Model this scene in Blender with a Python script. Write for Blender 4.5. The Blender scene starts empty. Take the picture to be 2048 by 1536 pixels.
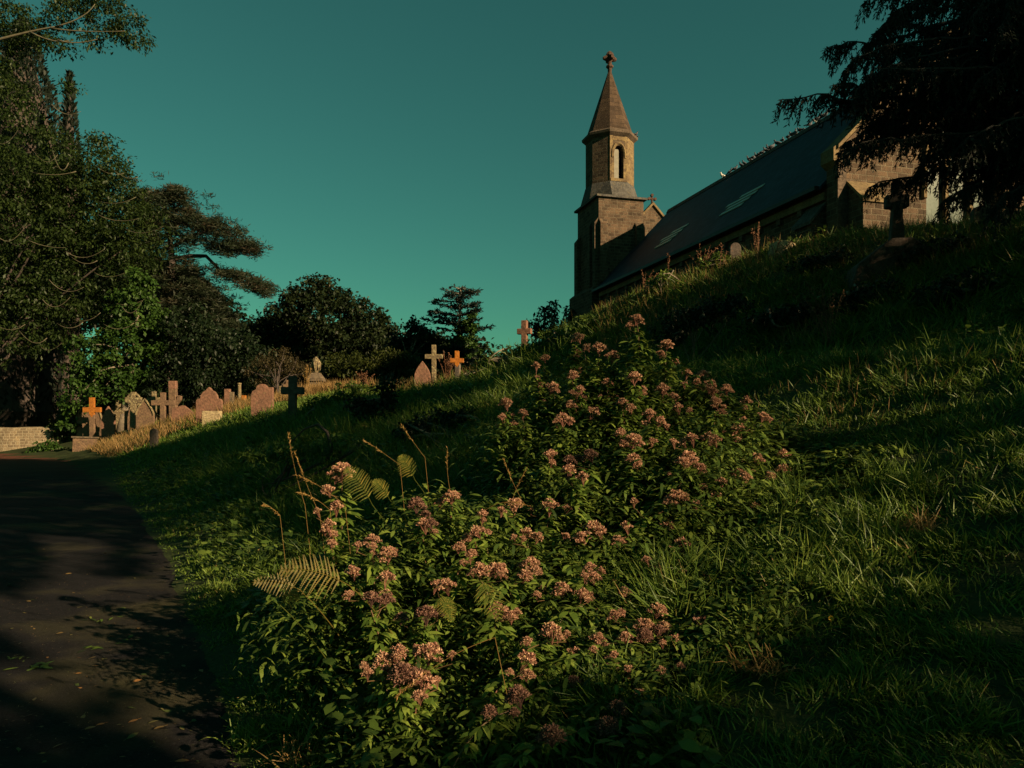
import bpy, bmesh, math, random
import numpy as np
from mathutils import Vector, Matrix

random.seed(7)
RNG = np.random.default_rng(7)
sc = bpy.context.scene
COL = sc.collection
rad = math.radians

# ------------------------------------------------------------------ camera
F = 1500.0          # focal length in photo pixels (2048 wide)
HZ = 850.0          # eye level in the photo
EYE = 1.6
cam_d = bpy.data.cameras.new("camera")
cam = bpy.data.objects.new("camera", cam_d)
COL.objects.link(cam)
cam.location = (0, 0, EYE)
cam.rotation_euler = (rad(90), 0, 0)
cam_d.sensor_fit = 'HORIZONTAL'
cam_d.angle = 2 * math.atan(1024 / F)
cam_d.shift_y = (HZ - 768) / 2048.0
cam_d.clip_start = 0.05
cam_d.clip_end = 2000
sc.camera = cam

# ------------------------------------------------------------------ light
SUN_AZ, SUN_EL = 124.0, 20.0
w = bpy.data.worlds.new("World")
sc.world = w
w.use_nodes = True
nt = w.node_tree
nt.nodes.clear()
out = nt.nodes.new('ShaderNodeOutputWorld')
bg = nt.nodes.new('ShaderNodeBackground')
sky = nt.nodes.new('ShaderNodeTexSky')
sky.sky_type = 'NISHITA'
sky.sun_disc = False
sky.sun_elevation = rad(SUN_EL)
sky.sun_rotation = rad(SUN_AZ)
sky.air_density = 1.0
sky.dust_density = 0.8
sky.ozone_density = 1.0
mix = nt.nodes.new('ShaderNodeMix')
mix.data_type = 'RGBA'
mix.blend_type = 'MULTIPLY'
mix.inputs[0].default_value = 1.0
mix.inputs[7].default_value = (0.158, 0.475, 0.275, 1)
nt.links.new(sky.outputs[0], mix.inputs[6])
nt.links.new(mix.outputs[2], bg.inputs[0])
bg.inputs[1].default_value = 0.053
nt.links.new(bg.outputs[0], out.inputs[0])

sl = bpy.data.lights.new("sun", 'SUN')
sl.energy = 5.0
sl.angle = rad(0.5)
sl.color = (1.0, 0.73, 0.42)
so = bpy.data.objects.new("sun", sl)
COL.objects.link(so)
KX, KY = math.sin(rad(SUN_AZ)), math.cos(rad(SUN_AZ))
TE = math.tan(rad(SUN_EL))
sv = Vector((KX * math.cos(rad(SUN_EL)), KY * math.cos(rad(SUN_EL)), math.sin(rad(SUN_EL))))
so.rotation_euler = sv.to_track_quat('Z', 'Y').to_euler()
so.location = (10, -10, 30)

vs = sc.view_settings
vs.view_transform = 'Standard'
vs.look = 'None'
vs.exposure = 1.3
vs.gamma = 1.0
sc.cycles.max_bounces = 5
sc.cycles.diffuse_bounces = 2
sc.cycles.glossy_bounces = 2
sc.cycles.transmission_bounces = 2
sc.cycles.transparent_max_bounces = 4


# ------------------------------------------------------------------ helpers
def P(px, py, Y):
    return Vector(((px - 1024) / F * Y, Y, EYE + (HZ - py) / F * Y))


def tag(o, label=None, cat=None, group=None, kind=None):
    if label: o['label'] = label
    if cat: o['category'] = cat
    if group: o['group'] = group
    if kind: o['kind'] = kind
    return o


def thing(name, label, cat, loc=(0, 0, 0), rz=0, group=None):
    o = bpy.data.objects.new(name, None)
    o.empty_display_size = 0.2
    COL.objects.link(o)
    o.location = loc
    o.rotation_euler = (0, 0, rz)
    return tag(o, label, cat, group)


class MB:
    """collects geometry; build() links it as one mesh object"""
    def __init__(s):
        s.v = []; s.q = []; s.t = []; s.ng = []; s.r = []; s.n = 0

    def add(s, V, Q=None, T=None, R=None, N=None):
        V = np.asarray(V, dtype=np.float32).reshape(-1, 3)
        if Q is not None and len(Q): s.q.append(np.asarray(Q, dtype=np.int64) + s.n)
        if T is not None and len(T): s.t.append(np.asarray(T, dtype=np.int64) + s.n)
        if N:
            for f in N: s.ng.append([i + s.n for i in f])
        s.v.append(V)
        s.r.append(np.zeros(len(V), np.float32) if R is None else np.broadcast_to(np.asarray(R, np.float32), (len(V),)).copy())
        s.n += len(V)

    def data(s, name, off=(0, 0, 0), uv=False):
        V = np.concatenate(s.v) - np.asarray(off, np.float32)
        R = np.concatenate(s.r)
        q = np.concatenate(s.q) if s.q else np.zeros((0, 4), np.int64)
        t = np.concatenate(s.t) if s.t else np.zeros((0, 3), np.int64)
        me = bpy.data.meshes.new(name)
        me.vertices.add(len(V))
        me.vertices.foreach_set('co', V.ravel())
        ngl = [len(f) for f in s.ng]
        loops = np.concatenate([q.ravel(), t.ravel(), np.array([i for f in s.ng for i in f], np.int64)]).astype(np.int32)
        tot = np.concatenate([np.full(len(q), 4), np.full(len(t), 3), np.array(ngl, np.int64)]).astype(np.int32)
        st = np.concatenate([[0], np.cumsum(tot)[:-1]]).astype(np.int32)
        me.loops.add(len(loops))
        me.loops.foreach_set('vertex_index', loops)
        me.polygons.add(len(tot))
        me.polygons.foreach_set('loop_start', st)
        me.update(calc_edges=True)
        me.polygons.foreach_set('use_smooth', np.zeros(len(tot), bool))
        a = me.attributes.new('rnd', 'FLOAT', 'POINT')
        a.data.foreach_set('value', R)
        if uv:
            boxuv(me)
        return me

    def build(s, name, mat, parent=None, off=(0, 0, 0), uv=False, smooth=False, fixn=False):
        me = s.data(name, off, uv)
        if fixn:
            bm = bmesh.new(); bm.from_mesh(me)
            bmesh.ops.recalc_face_normals(bm, faces=bm.faces)
            bm.to_mesh(me); bm.free()
        me.materials.append(mat)
        if smooth:
            me.polygons.foreach_set('use_smooth', np.ones(len(me.polygons), bool))
        o = bpy.data.objects.new(name, me)
        COL.objects.link(o)
        if parent is not None: o.parent = parent
        return o


def boxuv(me):
    uvl = me.uv_layers.new(name='UVMap')
    co = me.vertices
    for p in me.polygons:
        n = p.normal
        if abs(n.z) > 0.9:
            for li in p.loop_indices:
                c = co[me.loops[li].vertex_index].co
                uvl.data[li].uv = (c.x, c.y)
        else:
            h = math.hypot(n.x, n.y)
            tx, ty = -n.y / h, n.x / h
            k = 1.0 / max(0.25, h)
            for li in p.loop_indices:
                c = co[me.loops[li].vertex_index].co
                uvl.data[li].uv = (c.x * tx + c.y * ty, c.z * k)


def vnoise(x, y, seed=0):
    x = np.asarray(x, float); y = np.asarray(y, float)
    xi = np.floor(x).astype(np.int64); yi = np.floor(y).astype(np.int64)
    fx = x - xi; fy = y - yi
    fx = fx * fx * (3 - 2 * fx); fy = fy * fy * (3 - 2 * fy)

    def h(a, b):
        n = (a * 374761393 + b * 668265263 + seed * 974634777) & 0xffffffff
        n = ((n ^ (n >> 13)) * 1274126177) & 0xffffffff
        return ((n ^ (n >> 16)) & 0xffff) / 65535.0
    return (h(xi, yi) * (1 - fx) + h(xi + 1, yi) * fx) * (1 - fy) + (h(xi, yi + 1) * (1 - fx) + h(xi + 1, yi + 1) * fx) * fy


def fbm(x, y, seed=0, o=3):
    s = 0; a = .5; t = 0
    for i in range(o):
        s = s + a * vnoise(np.asarray(x) * 2 ** i, np.asarray(y) * 2 ** i, seed + i); t += a; a *= .5
    return s / t


def norm(a):
    a = np.asarray(a, float)
    return a / np.maximum(1e-9, np.linalg.norm(a, axis=-1, keepdims=True))


def randdir(n, rng=RNG):
    return norm(rng.normal(size=(n, 3)))


def blades(mb, base, dirs, L, W, droop, prof, R, side=None, rng=RNG, fold=0.0):
    """strips that start at base, run along dirs and droop; prof gives the width at each station"""
    base = np.asarray(base, float); n = len(base)
    if n == 0: return
    dirs = norm(dirs)
    L = np.broadcast_to(L, (n,)); W = np.broadcast_to(W, (n,)); droop = np.broadcast_to(droop, (n,))
    if side is None:
        side = np.cross(dirs, randdir(n, rng))
    side = norm(side)
    m = len(prof)
    V = np.zeros((n, m, 2, 3))
    for j in range(m):
        t = j / (m - 1)
        c = base + dirs * (L * t)[:, None]
        c[:, 2] -= droop * L * t * t
        hw = (W * prof[j] * .5)[:, None]
        V[:, j, 0] = c - side * hw
        V[:, j, 1] = c + side * hw
    V = V.reshape(-1, 3)
    i0 = (np.arange(n) * m * 2)[:, None]
    Q = []
    for j in range(m - 1):
        Q.append(i0 + np.array([[2 * j, 2 * j + 1, 2 * j + 3, 2 * j + 2]]))
    Q = np.concatenate(Q)
    R = np.broadcast_to(R, (n,))
    mb.add(V, Q=Q, R=np.repeat(R, m * 2))


LEAF = [0.12, 0.85, 0.9, 0.05]
LEAF3 = [0.15, 1.0, 0.08]
GRASS = [1.0, 0.75, 0.06]
GRASS4 = [1.0, 0.9, 0.6, 0.05]


def tube(mb, pts, radii, ns=6, R=0.0, cap=True):
    pts = np.asarray([tuple(p) for p in pts], float)
    n = len(pts)
    radii = np.broadcast_to(radii, (n,))
    tg = np.gradient(pts, axis=0)
    tg = norm(tg)
    up = np.array([0.13, 0.31, 0.94])
    if abs(tg[0] @ up) > .9: up = np.array([0.9, 0.3, 0.1])
    V = []
    a = np.arange(ns) / ns * 2 * np.pi
    s = np.cross(tg[0], up); s /= np.linalg.norm(s)
    for i in range(n):
        s = s - tg[i] * (s @ tg[i]); s /= max(1e-9, np.linalg.norm(s))
        b = np.cross(tg[i], s)
        V.append(pts[i] + radii[i] * (np.cos(a)[:, None] * s + np.sin(a)[:, None] * b))
    V = np.concatenate(V)
    Q = []
    for i in range(n - 1):
        for k in range(ns):
            Q.append((i * ns + k, i * ns + (k + 1) % ns, (i + 1) * ns + (k + 1) % ns, (i + 1) * ns + k))
    N = [list(range(ns))[::-1], list(range((n - 1) * ns, n * ns))] if cap else None
    mb.add(V, Q=Q, R=R, N=N)


def bez(p0, p1, p2, n=6):
    p0, p1, p2 = (np.asarray(tuple(p), float) for p in (p0, p1, p2))
    t = np.linspace(0, 1, n)[:, None]
    return (1 - t) ** 2 * p0 + 2 * t * (1 - t) * p1 + t * t * p2


def box(mb, x0, x1, y0, y1, z0, z1, R=0.0):
    V = [(x0, y0, z0), (x1, y0, z0), (x1, y1, z0), (x0, y1, z0), (x0, y0, z1), (x1, y0, z1), (x1, y1, z1), (x0, y1, z1)]
    mb.add(V, Q=[(0, 3, 2, 1), (4, 5, 6, 7), (0, 1, 5, 4), (1, 2, 6, 5), (2, 3, 7, 6), (3, 0, 4, 7)], R=R)


def prism(mb, poly, y0, y1, R=0.0):
    """poly: (x,z) outline, counter-clockwise seen from -y; extruded y0..y1"""
    n = len(poly)
    V = [(x, y0, z) for x, z in poly] + [(x, y1, z) for x, z in poly]
    N = [list(range(n)), list(range(n, 2 * n))[::-1]]
    Q = [(i, i + n, (i + 1) % n + n, (i + 1) % n) for i in range(n)]
    mb.add(V, Q=Q, N=N, R=R)


def prismx(mb, poly, x0, x1, R=0.0):
    """poly: (y,z) outline extruded along x"""
    n = len(poly)
    V = [(x0, y, z) for y, z in poly] + [(x1, y, z) for y, z in poly]
    N = [list(range(n)), list(range(n, 2 * n))[::-1]]
    Q = [(i, i + n, (i + 1) % n + n, (i + 1) % n) for i in range(n)]
    mb.add(V, Q=Q, N=N, R=R)


def bevel_obj(o, wdt=0.01, seg=1):
    bm = bmesh.new(); bm.from_mesh(o.data)
    bmesh.ops.recalc_face_normals(bm, faces=bm.faces)
    es = [e for e in bm.edges if len(e.link_faces) == 2 and e.calc_face_angle(0) > 0.5]
    bmesh.ops.bevel(bm, geom=es, offset=wdt, segments=seg, affect='EDGES', clamp_overlap=True)
    bm.to_mesh(o.data); bm.free()


# ------------------------------------------------------------------ materials
def mat(name):
    m = bpy.data.materials.new(name)
    m.use_nodes = True
    t = m.node_tree
    b = t.nodes['Principled BSDF']
    return m, t, b


def N_(t, typ, **kw):
    n = t.nodes.new(typ)
    for k, v in kw.items(): setattr(n, k, v)
    return n


def ramp(t, src, stops):
    r = N_(t, 'ShaderNodeValToRGB')
    el = r.color_ramp.elements
    while len(el) < len(stops): el.new(0.5)
    for e, (p, c) in zip(el, stops):
        e.position = p; e.color = (*c, 1)
    t.links.new(src, r.inputs[0])
    return r


def noise(t, scale, detail=4, rough=.6, coord='Object', vec=None):
    n = N_(t, 'ShaderNodeTexNoise')
    n.inputs['Scale'].default_value = scale
    n.inputs['Detail'].default_value = detail
    n.inputs['Roughness'].default_value = rough
    if vec is None:
        tc = N_(t, 'ShaderNodeTexCoord'); vec = tc.outputs[coord]
    t.links.new(vec, n.inputs['Vector'])
    return n


def mixc(t, f, a, b, mode='MIX'):
    m = N_(t, 'ShaderNodeMix', data_type='RGBA', blend_type=mode)
    if isinstance(f, float): m.inputs[0].default_value = f
    else: t.links.new(f, m.inputs[0])
    for i, x in ((6, a), (7, b)):
        if isinstance(x, tuple): m.inputs[i].default_value = (*x, 1)
        else: t.links.new(x, m.inputs[i])
    return m.outputs[2]


def bump(t, b, src, strength=.5, dist=.02):
    n = N_(t, 'ShaderNodeBump')
    n.inputs['Strength'].default_value = strength
    n.inputs['Distance'].default_value = dist
    t.links.new(src, n.inputs['Height'])
    t.links.new(n.outputs[0], b.inputs['Normal'])


def leafmat(name, stops, rough=.55, trans=.35, spec=.2, alb=1.0):
    """foliage: colour follows a random value of each leaf"""
    m, t, b = mat(name)
    at = N_(t, 'ShaderNodeAttribute', attribute_name='rnd')
    r = ramp(t, at.outputs['Fac'], [(p_, tuple(x * alb for x in c_)) for p_, c_ in stops])
    t.links.new(r.outputs[0], b.inputs['Base Color'])
    b.inputs['Roughness'].default_value = rough
    b.inputs['Specular IOR Level'].default_value = spec
    if trans > 0:
        o = t.nodes['Material Output']
        tr = N_(t, 'ShaderNodeBsdfTranslucent')
        t.links.new(r.outputs[0], tr.inputs[0])
        mx = N_(t, 'ShaderNodeMixShader')
        mx.inputs[0].default_value = trans
        t.links.new(b.outputs[0], mx.inputs[1]); t.links.new(tr.outputs[0], mx.inputs[2])
        t.links.new(mx.outputs[0], o.inputs[0])
    return m


def barkmat(name, c1, c2, sc_=6):
    m, t, b = mat(name)
    n = noise(t, sc_, 5)
    r = ramp(t, n.outputs[0], [(.3, c1), (.7, c2)])
    t.links.new(r.outputs[0], b.inputs['Base Color'])
    b.inputs['Roughness'].default_value = .9
    bump(t, b, n.outputs[0], .6, .03)
    return m


def stonemat(name, base, dark, lichen=None, amount=.5, scale=3.0, mott=12.0, lich2=None):
    m, t, b = mat(name)
    n1 = noise(t, scale, 6, .65)
    r1 = ramp(t, n1.outputs[0], [(.32, dark), (.62, base)])
    n2 = noise(t, mott, 5, .7)
    r2 = ramp(t, n2.outputs[0], [(.35, (.55, .55, .55)), (.7, (1.15, 1.15, 1.15))])
    c = mixc(t, 1.0, r1.outputs[0], r2.outputs[0], 'MULTIPLY')
    if lichen:
        n3 = noise(t, scale * 1.9 + 2, 6, .75)
        f = ramp(t, n3.outputs[0], [(.62 - amount * .25, (0, 0, 0)), (.68 - amount * .25, (1, 1, 1))])
        c = mixc(t, f.outputs[0], c, lichen)
    if lich2:
        n4 = noise(t, 9, 4, .7)
        f = ramp(t, n4.outputs[0], [(.56, (0, 0, 0)), (.6, (1, 1, 1))])
        c = mixc(t, f.outputs[0], c, lich2)
    t.links.new(c, b.inputs['Base Color'])
    b.inputs['Roughness'].default_value = .92
    b.inputs['Specular IOR Level'].default_value = .2
    bump(t, b, n2.outputs[0], .7, .02)
    return m


def masonry(name, c1, c2, mortar, bw=.42, bh=.17, tint=None, mort=.012):
    m, t, b = mat(name)
    uv = N_(t, 'ShaderNodeUVMap')
    nz = noise(t, 1.3, 3, .6, vec=uv.outputs[0])
    dist = N_(t, 'ShaderNodeVectorMath', operation='MULTIPLY_ADD')
    t.links.new(nz.outputs['Color'], dist.inputs[0])
    dist.inputs[1].default_value = (.16, .05, 0)
    t.links.new(uv.outputs[0], dist.inputs[2])
    br = N_(t, 'ShaderNodeTexBrick')
    t.links.new(dist.outputs[0], br.inputs['Vector'])
    br.inputs['Scale'].default_value = 1.0
    br.inputs['Brick Width'].default_value = bw
    br.inputs['Row Height'].default_value = bh
    br.inputs['Mortar Size'].default_value = mort
    br.inputs['Mortar Smooth'].default_value = .3
    br.inputs['Bias'].default_value = -.1
    br.offset = .43; br.squash = .7; br.squash_frequency = 3
    br.inputs['Color1'].default_value = (*c1, 1)
    br.inputs['Color2'].default_value = (*c2, 1)
    br.inputs['Mortar'].default_value = (*mortar, 1)
    n2 = noise(t, 2.2, 6, .7, vec=uv.outputs[0])
    r2 = ramp(t, n2.outputs[0], [(.3, (.5, .48, .45)), (.55, (.95, .95, .95)), (.75, (1.3, 1.2, 1.0))])
    c = mixc(t, 1.0, br.outputs[0], r2.outputs[0], 'MULTIPLY')
    n3 = noise(t, 25, 4, .7, vec=uv.outputs[0])
    r3 = ramp(t, n3.outputs[0], [(.3, (.7, .7, .7)), (.7, (1.2, 1.2, 1.2))])
    c = mixc(t, 1.0, c, r3.outputs[0], 'MULTIPLY')
    t.links.new(c, b.inputs['Base Color'])
    b.inputs['Roughness'].default_value = .93
    b.inputs['Specular IOR Level'].default_value = .15
    ad = N_(t, 'ShaderNodeMath', operation='SUBTRACT')
    t.links.new(n3.outputs[0], ad.inputs[0]); t.links.new(br.outputs['Fac'], ad.inputs[1])
    bump(t, b, ad.outputs[0], .8, .03)
    return m


M = {}
M['masonry'] = masonry('coursed rubble stone', (.105, .070, .046), (.040, .029, .021), (.125, .10, .07), .36, .165, mort=.018)
M['dark_masonry'] = masonry('spire stone courses', (.082, .054, .036), (.040, .027, .020), (.045, .033, .027), .55, .26)
M['cream'] = stonemat('dressed cream stone', (.18, .13, .065), (.10, .07, .04), scale=2.5)
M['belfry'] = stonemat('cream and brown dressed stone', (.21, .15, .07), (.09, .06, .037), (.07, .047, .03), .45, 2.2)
M['grey_cap'] = stonemat('weathered grey stone cap', (.085, .08, .075), (.045, .042, .04), (.11, .09, .055), .2)
M['finial'] = stonemat('carved brown stone', (.09, .05, .036), (.045, .026, .022))
M['asphalt'] = None


def slate():
    m, t, b = mat('blue slate')
    uv = N_(t, 'ShaderNodeUVMap')
    br = N_(t, 'ShaderNodeTexBrick')
    t.links.new(uv.outputs[0], br.inputs['Vector'])
    br.inputs['Scale'].default_value = 1
    br.inputs['Brick Width'].default_value = .3
    br.inputs['Row Height'].default_value = .2
    br.inputs['Mortar Size'].default_value = .012
    br.inputs['Color1'].default_value = (.008, .018, .032, 1)
    br.inputs['Color2'].default_value = (.020, .036, .056, 1)
    br.inputs['Mortar'].default_value = (.004, .007, .011, 1)
    n = noise(t, 1.2, 5, .7, vec=uv.outputs[0])
    r = ramp(t, n.outputs[0], [(.3, (.55, .55, .6)), (.7, (1.3, 1.3, 1.25))])
    c = mixc(t, 1.0, br.outputs[0], r.outputs[0], 'MULTIPLY')
    t.links.new(c, b.inputs['Base Color'])
    b.inputs['Roughness'].default_value = .6
    b.inputs['Specular IOR Level'].default_value = .15
    bump(t, b, br.outputs['Fac'], -.6, .02)
    return m


M['slate'] = slate()


def plain(name, c, rough=.8, spec=.3, metal=0):
    m, t, b = mat(name)
    n = noise(t, 8, 4)
    r = ramp(t, n.outputs[0], [(.3, tuple(x * .75 for x in c)), (.7, tuple(x * 1.15 for x in c))])
    t.links.new(r.outputs[0], b.inputs['Base Color'])
    b.inputs['Roughness'].default_value = rough
    b.inputs['Specular IOR Level'].default_value = spec
    b.inputs['Metallic'].default_value = metal
    return m


M['gutter'] = plain('black gutter', (.012, .012, .014), .5)
M['corbel'] = stonemat('brown corbel stone', (.11, .08, .058), (.06, .045, .034))
M['patch'] = plain('pale roof strip', (.30, .32, .27), .4, .3)
M['glass'] = plain('leaded window glass', (.10, .10, .09), .09, .5)
M['louvre'] = plain('pale painted louvre', (.15, .14, .11), .7)
M['drystone'] = masonry('old lime mortared wall', (.20, .155, .10), (.12, .09, .06), (.23, .19, .13), .3, .16, mort=.03)
M['grave_brown'] = stonemat('brown sandstone', (.16, .10, .062), (.08, .052, .036), (.15, .115, .055), .15)
M['grave_red'] = stonemat('red sandstone', (.19, .098, .066), (.105, .06, .042), (.15, .11, .06), .1)
M['grave_lichen'] = stonemat('lichen covered limestone', (.17, .13, .07), (.08, .06, .04), (.26, .225, .12), .35, 4, 14, (.07, .055, .04))
M['grave_grey'] = stonemat('grey brown granite', (.125, .095, .064), (.065, .052, .04), (.17, .13, .065), .2)
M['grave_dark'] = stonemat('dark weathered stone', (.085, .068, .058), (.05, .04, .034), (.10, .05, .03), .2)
M['grave_pale'] = stonemat('pale speckled kerb stone', (.40, .32, .19), (.20, .15, .09), None, 0, 8, 20, (.16, .12, .08))
M['orange_lichen'] = stonemat('orange lichen crust', (.33, .115, .014), (.22, .075, .014), (.17, .08, .04), .1, 5)

G = lambda a, k=1.0: tuple(x * k for x in a)
M['grass'] = leafmat('meadow grass', [(0, (.012, .026, .006)), (.35, (.042, .080, .012)), (.75, (.105, .155, .022)), (.93, (.17, .17, .045)), (1, (.28, .20, .08))], .5, .22)
M['dry_grass'] = leafmat('dry golden grass', [(0, (.07, .065, .02)), (.4, (.16, .10, .036)), (1, (.29, .18, .07))], .6, .35, alb=1.0)
M['undergrowth'] = leafmat('undergrowth leaves', [(0, (.014, .030, .007)), (.5, (.052, .090, .015)), (1, (.13, .175, .03))], .5, .3)
M['agri_leaf'] = leafmat('agrimony leaves', [(0, (.030, .062, .010)), (.5, (.095, .150, .022)), (.9, (.165, .215, .038)), (1, (.22, .18, .05))], .5, .35, .25)
M['agri_stem'] = leafmat('agrimony stem', [(0, (.06, .06, .02)), (1, (.12, .05, .03))], .6, 0)
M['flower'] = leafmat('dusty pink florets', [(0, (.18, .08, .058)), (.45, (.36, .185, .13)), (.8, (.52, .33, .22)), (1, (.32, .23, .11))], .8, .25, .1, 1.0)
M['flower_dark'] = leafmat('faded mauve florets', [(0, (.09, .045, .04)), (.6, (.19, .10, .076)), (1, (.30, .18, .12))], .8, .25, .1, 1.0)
M['fern'] = leafmat('bracken frond', [(0, (.04, .065, .012)), (.6, (.09, .11, .02)), (1, (.26, .20, .04))], .5, .4)
M['fern_gold'] = leafmat('yellowed bracken frond', [(0, (.08, .075, .016)), (1, (.19, .14, .03))], .5, .4, alb=1.0)
M['oat'] = leafmat('dry seed head', [(0, (.22, .13, .04)), (1, (.38, .24, .08))], .6, .4, alb=1.0)
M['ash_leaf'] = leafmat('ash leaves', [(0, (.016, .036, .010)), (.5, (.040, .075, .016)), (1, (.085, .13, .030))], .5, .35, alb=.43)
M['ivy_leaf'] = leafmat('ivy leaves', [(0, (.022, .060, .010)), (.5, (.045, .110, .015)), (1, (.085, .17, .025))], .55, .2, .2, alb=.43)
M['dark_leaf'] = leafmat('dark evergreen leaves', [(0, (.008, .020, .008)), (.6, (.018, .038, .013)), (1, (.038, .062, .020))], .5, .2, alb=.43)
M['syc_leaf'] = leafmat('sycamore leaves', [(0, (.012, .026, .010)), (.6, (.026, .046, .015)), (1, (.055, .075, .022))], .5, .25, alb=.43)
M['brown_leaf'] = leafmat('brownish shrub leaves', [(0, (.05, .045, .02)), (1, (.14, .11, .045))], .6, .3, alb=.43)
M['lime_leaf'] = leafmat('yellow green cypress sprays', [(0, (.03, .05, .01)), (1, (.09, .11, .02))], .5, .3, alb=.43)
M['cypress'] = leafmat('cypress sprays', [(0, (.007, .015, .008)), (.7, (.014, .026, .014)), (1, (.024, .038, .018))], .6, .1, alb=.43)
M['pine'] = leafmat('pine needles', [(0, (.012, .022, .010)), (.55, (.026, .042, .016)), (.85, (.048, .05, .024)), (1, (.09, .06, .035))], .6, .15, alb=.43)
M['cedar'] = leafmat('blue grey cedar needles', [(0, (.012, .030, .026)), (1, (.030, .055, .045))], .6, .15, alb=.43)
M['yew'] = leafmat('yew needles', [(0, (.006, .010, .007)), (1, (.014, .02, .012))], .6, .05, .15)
M['bark'] = barkmat('grey bark', (.06, .05, .04), (.16, .13, .09))
M['twig'] = barkmat('pale bare twig', (.05, .042, .026), (.10, .085, .05))
M['dark_bark'] = barkmat('dark bark', (.02, .015, .012), (.05, .035, .03))
M['yew_bark'] = barkmat('black yew bark', (.010, .008, .007), (.022, .017, .014))
M['pigeon'] = plain('grey pigeon feathers', (.055, .06, .075), .7)
M['pigeon_pale'] = plain('pale pigeon feathers', (.55, .50, .45), .7)
M['dead_stem'] = leafmat('rust red dead stems', [(0, (.06, .028, .016)), (1, (.16, .075, .04))], .8, 0, alb=1.0)
M['leaf_litter'] = leafmat('fallen leaves', [(0, (.06, .08, .02)), (.5, (.13, .10, .04)), (1, (.2, .10, .035))], .6, .2, alb=1.0)
M['yellow_petal'] = leafmat('yellow petals', [(0, (.75, .42, .03)), (1, (.8, .5, .05))], .6, .3, alb=1.0)


def ground_mat():
    m, t, b = mat('earth and thatch')
    n = noise(t, 1.5, 6, .7)
    r = ramp(t, n.outputs[0], [(.3, (.015, .020, .008)), (.6, (.03, .042, .014)), (.8, (.030, .030, .012))])
    t.links.new(r.outputs[0], b.inputs['Base Color'])
    b.inputs['Roughness'].default_value = .95
    b.inputs['Specular IOR Level'].default_value = .1
    bump(t, b, n.outputs[0], 1.0, .08)
    return m


def asphalt():
    m, t, b = mat('old asphalt')
    n = noise(t, 1.1, 5, .65)
    r = ramp(t, n.outputs[0], [(.3, (.011, .0105, .0125)), (.7, (.021, .0195, .022))])
    n2 = noise(t, 70, 4, .85)
    r2 = ramp(t, n2.outputs[0], [(.35, (.35, .35, .35)), (.6, (1.1, 1.1, 1.1)), (.72, (3.2, 3.0, 2.7))])
    c = mixc(t, 1.0, r.outputs[0], r2.outputs[0], 'MULTIPLY')
    # moss strip and the sunlit far end, its warm light put into a reddish colour
    tc = N_(t, 'ShaderNodeTexCoord')
    n3 = noise(t, .55, 4, .6)
    f = ramp(t, n3.outputs[0], [(.5, (0, 0, 0)), (.66, (.6, .6, .6))])
    c = mixc(t, f.outputs[0], c, (.055, .05, .022))
    sp = N_(t, 'ShaderNodeSeparateXYZ')
    t.links.new(tc.outputs['Object'], sp.inputs[0])
    mr = N_(t, 'ShaderNodeMapRange')
    t.links.new(sp.outputs[1], mr.inputs[0])
    mr.inputs[1].default_value = 22; mr.inputs[2].default_value = 34
    c = mixc(t, mr.outputs[0], c, (.085, .036, .024))
    t.links.new(c, b.inputs['Base Color'])
    b.inputs['Roughness'].default_value = .9
    b.inputs['Specular IOR Level'].default_value = .06
    bump(t, b, n2.outputs[0], 1.0, .012)
    return m


M['ground'] = ground_mat()
M['asphalt'] = asphalt()

# ------------------------------------------------------------------ terrain
EDGE = np.array([(21.0, -40.0), (10.2, -18.5), (4.3, -7.2), (1.7, -2.4), (.35, .4), (-1.27, 3.5), (-2.0, 5.0), (-2.85, 6.5), (-4.06, 8.9), (-6.6, 13.3), (-13.0, 24), (-18.6, 33.2), (-23.5, 40.0), (-30, 45.2), (-60, 60)])


def edge_d(x, y):
    x = np.asarray(x, float); y = np.asarray(y, float)
    best = np.full(x.shape, 1e9); sg = np.zeros(x.shape)
    for (ax, ay), (bx, by) in zip(EDGE[:-1], EDGE[1:]):
        dx, dy = bx - ax, by - ay
        L2 = dx * dx + dy * dy
        t = np.clip(((x - ax) * dx + (y - ay) * dy) / L2, 0, 1)
        ex, ey = x - (ax + t * dx), y - (ay + t * dy)
        dd = np.hypot(ex, ey)
        s = np.where((dx * (y - ay) - dy * (x - ax)) < 0, 1.0, -1.0)
        upd = dd < best
        best = np.where(upd, dd, best); sg = np.where(upd, s, sg)
    return best * sg


PD = [-100, 0, .5, 1, 2, 3, 5, 6.2, 7.0, 8, 9.2, 10.5, 13, 15.5, 18, 25, 45, 100]
PZ = [0, 0, .12, .28, .62, .95, 1.60, 2.26, 2.44, 2.32, 2.50, 3.42, 5.22, 6.40, 6.75, 7.0, 7.2, 7.2]
PF = [0, 0, .16, .36, .80, 1.22, 2.02, 2.42, 2.65, 2.88, 3.08, 3.25, 3.48, 3.62, 3.7, 3.75, 3.8, 3.8]


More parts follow.
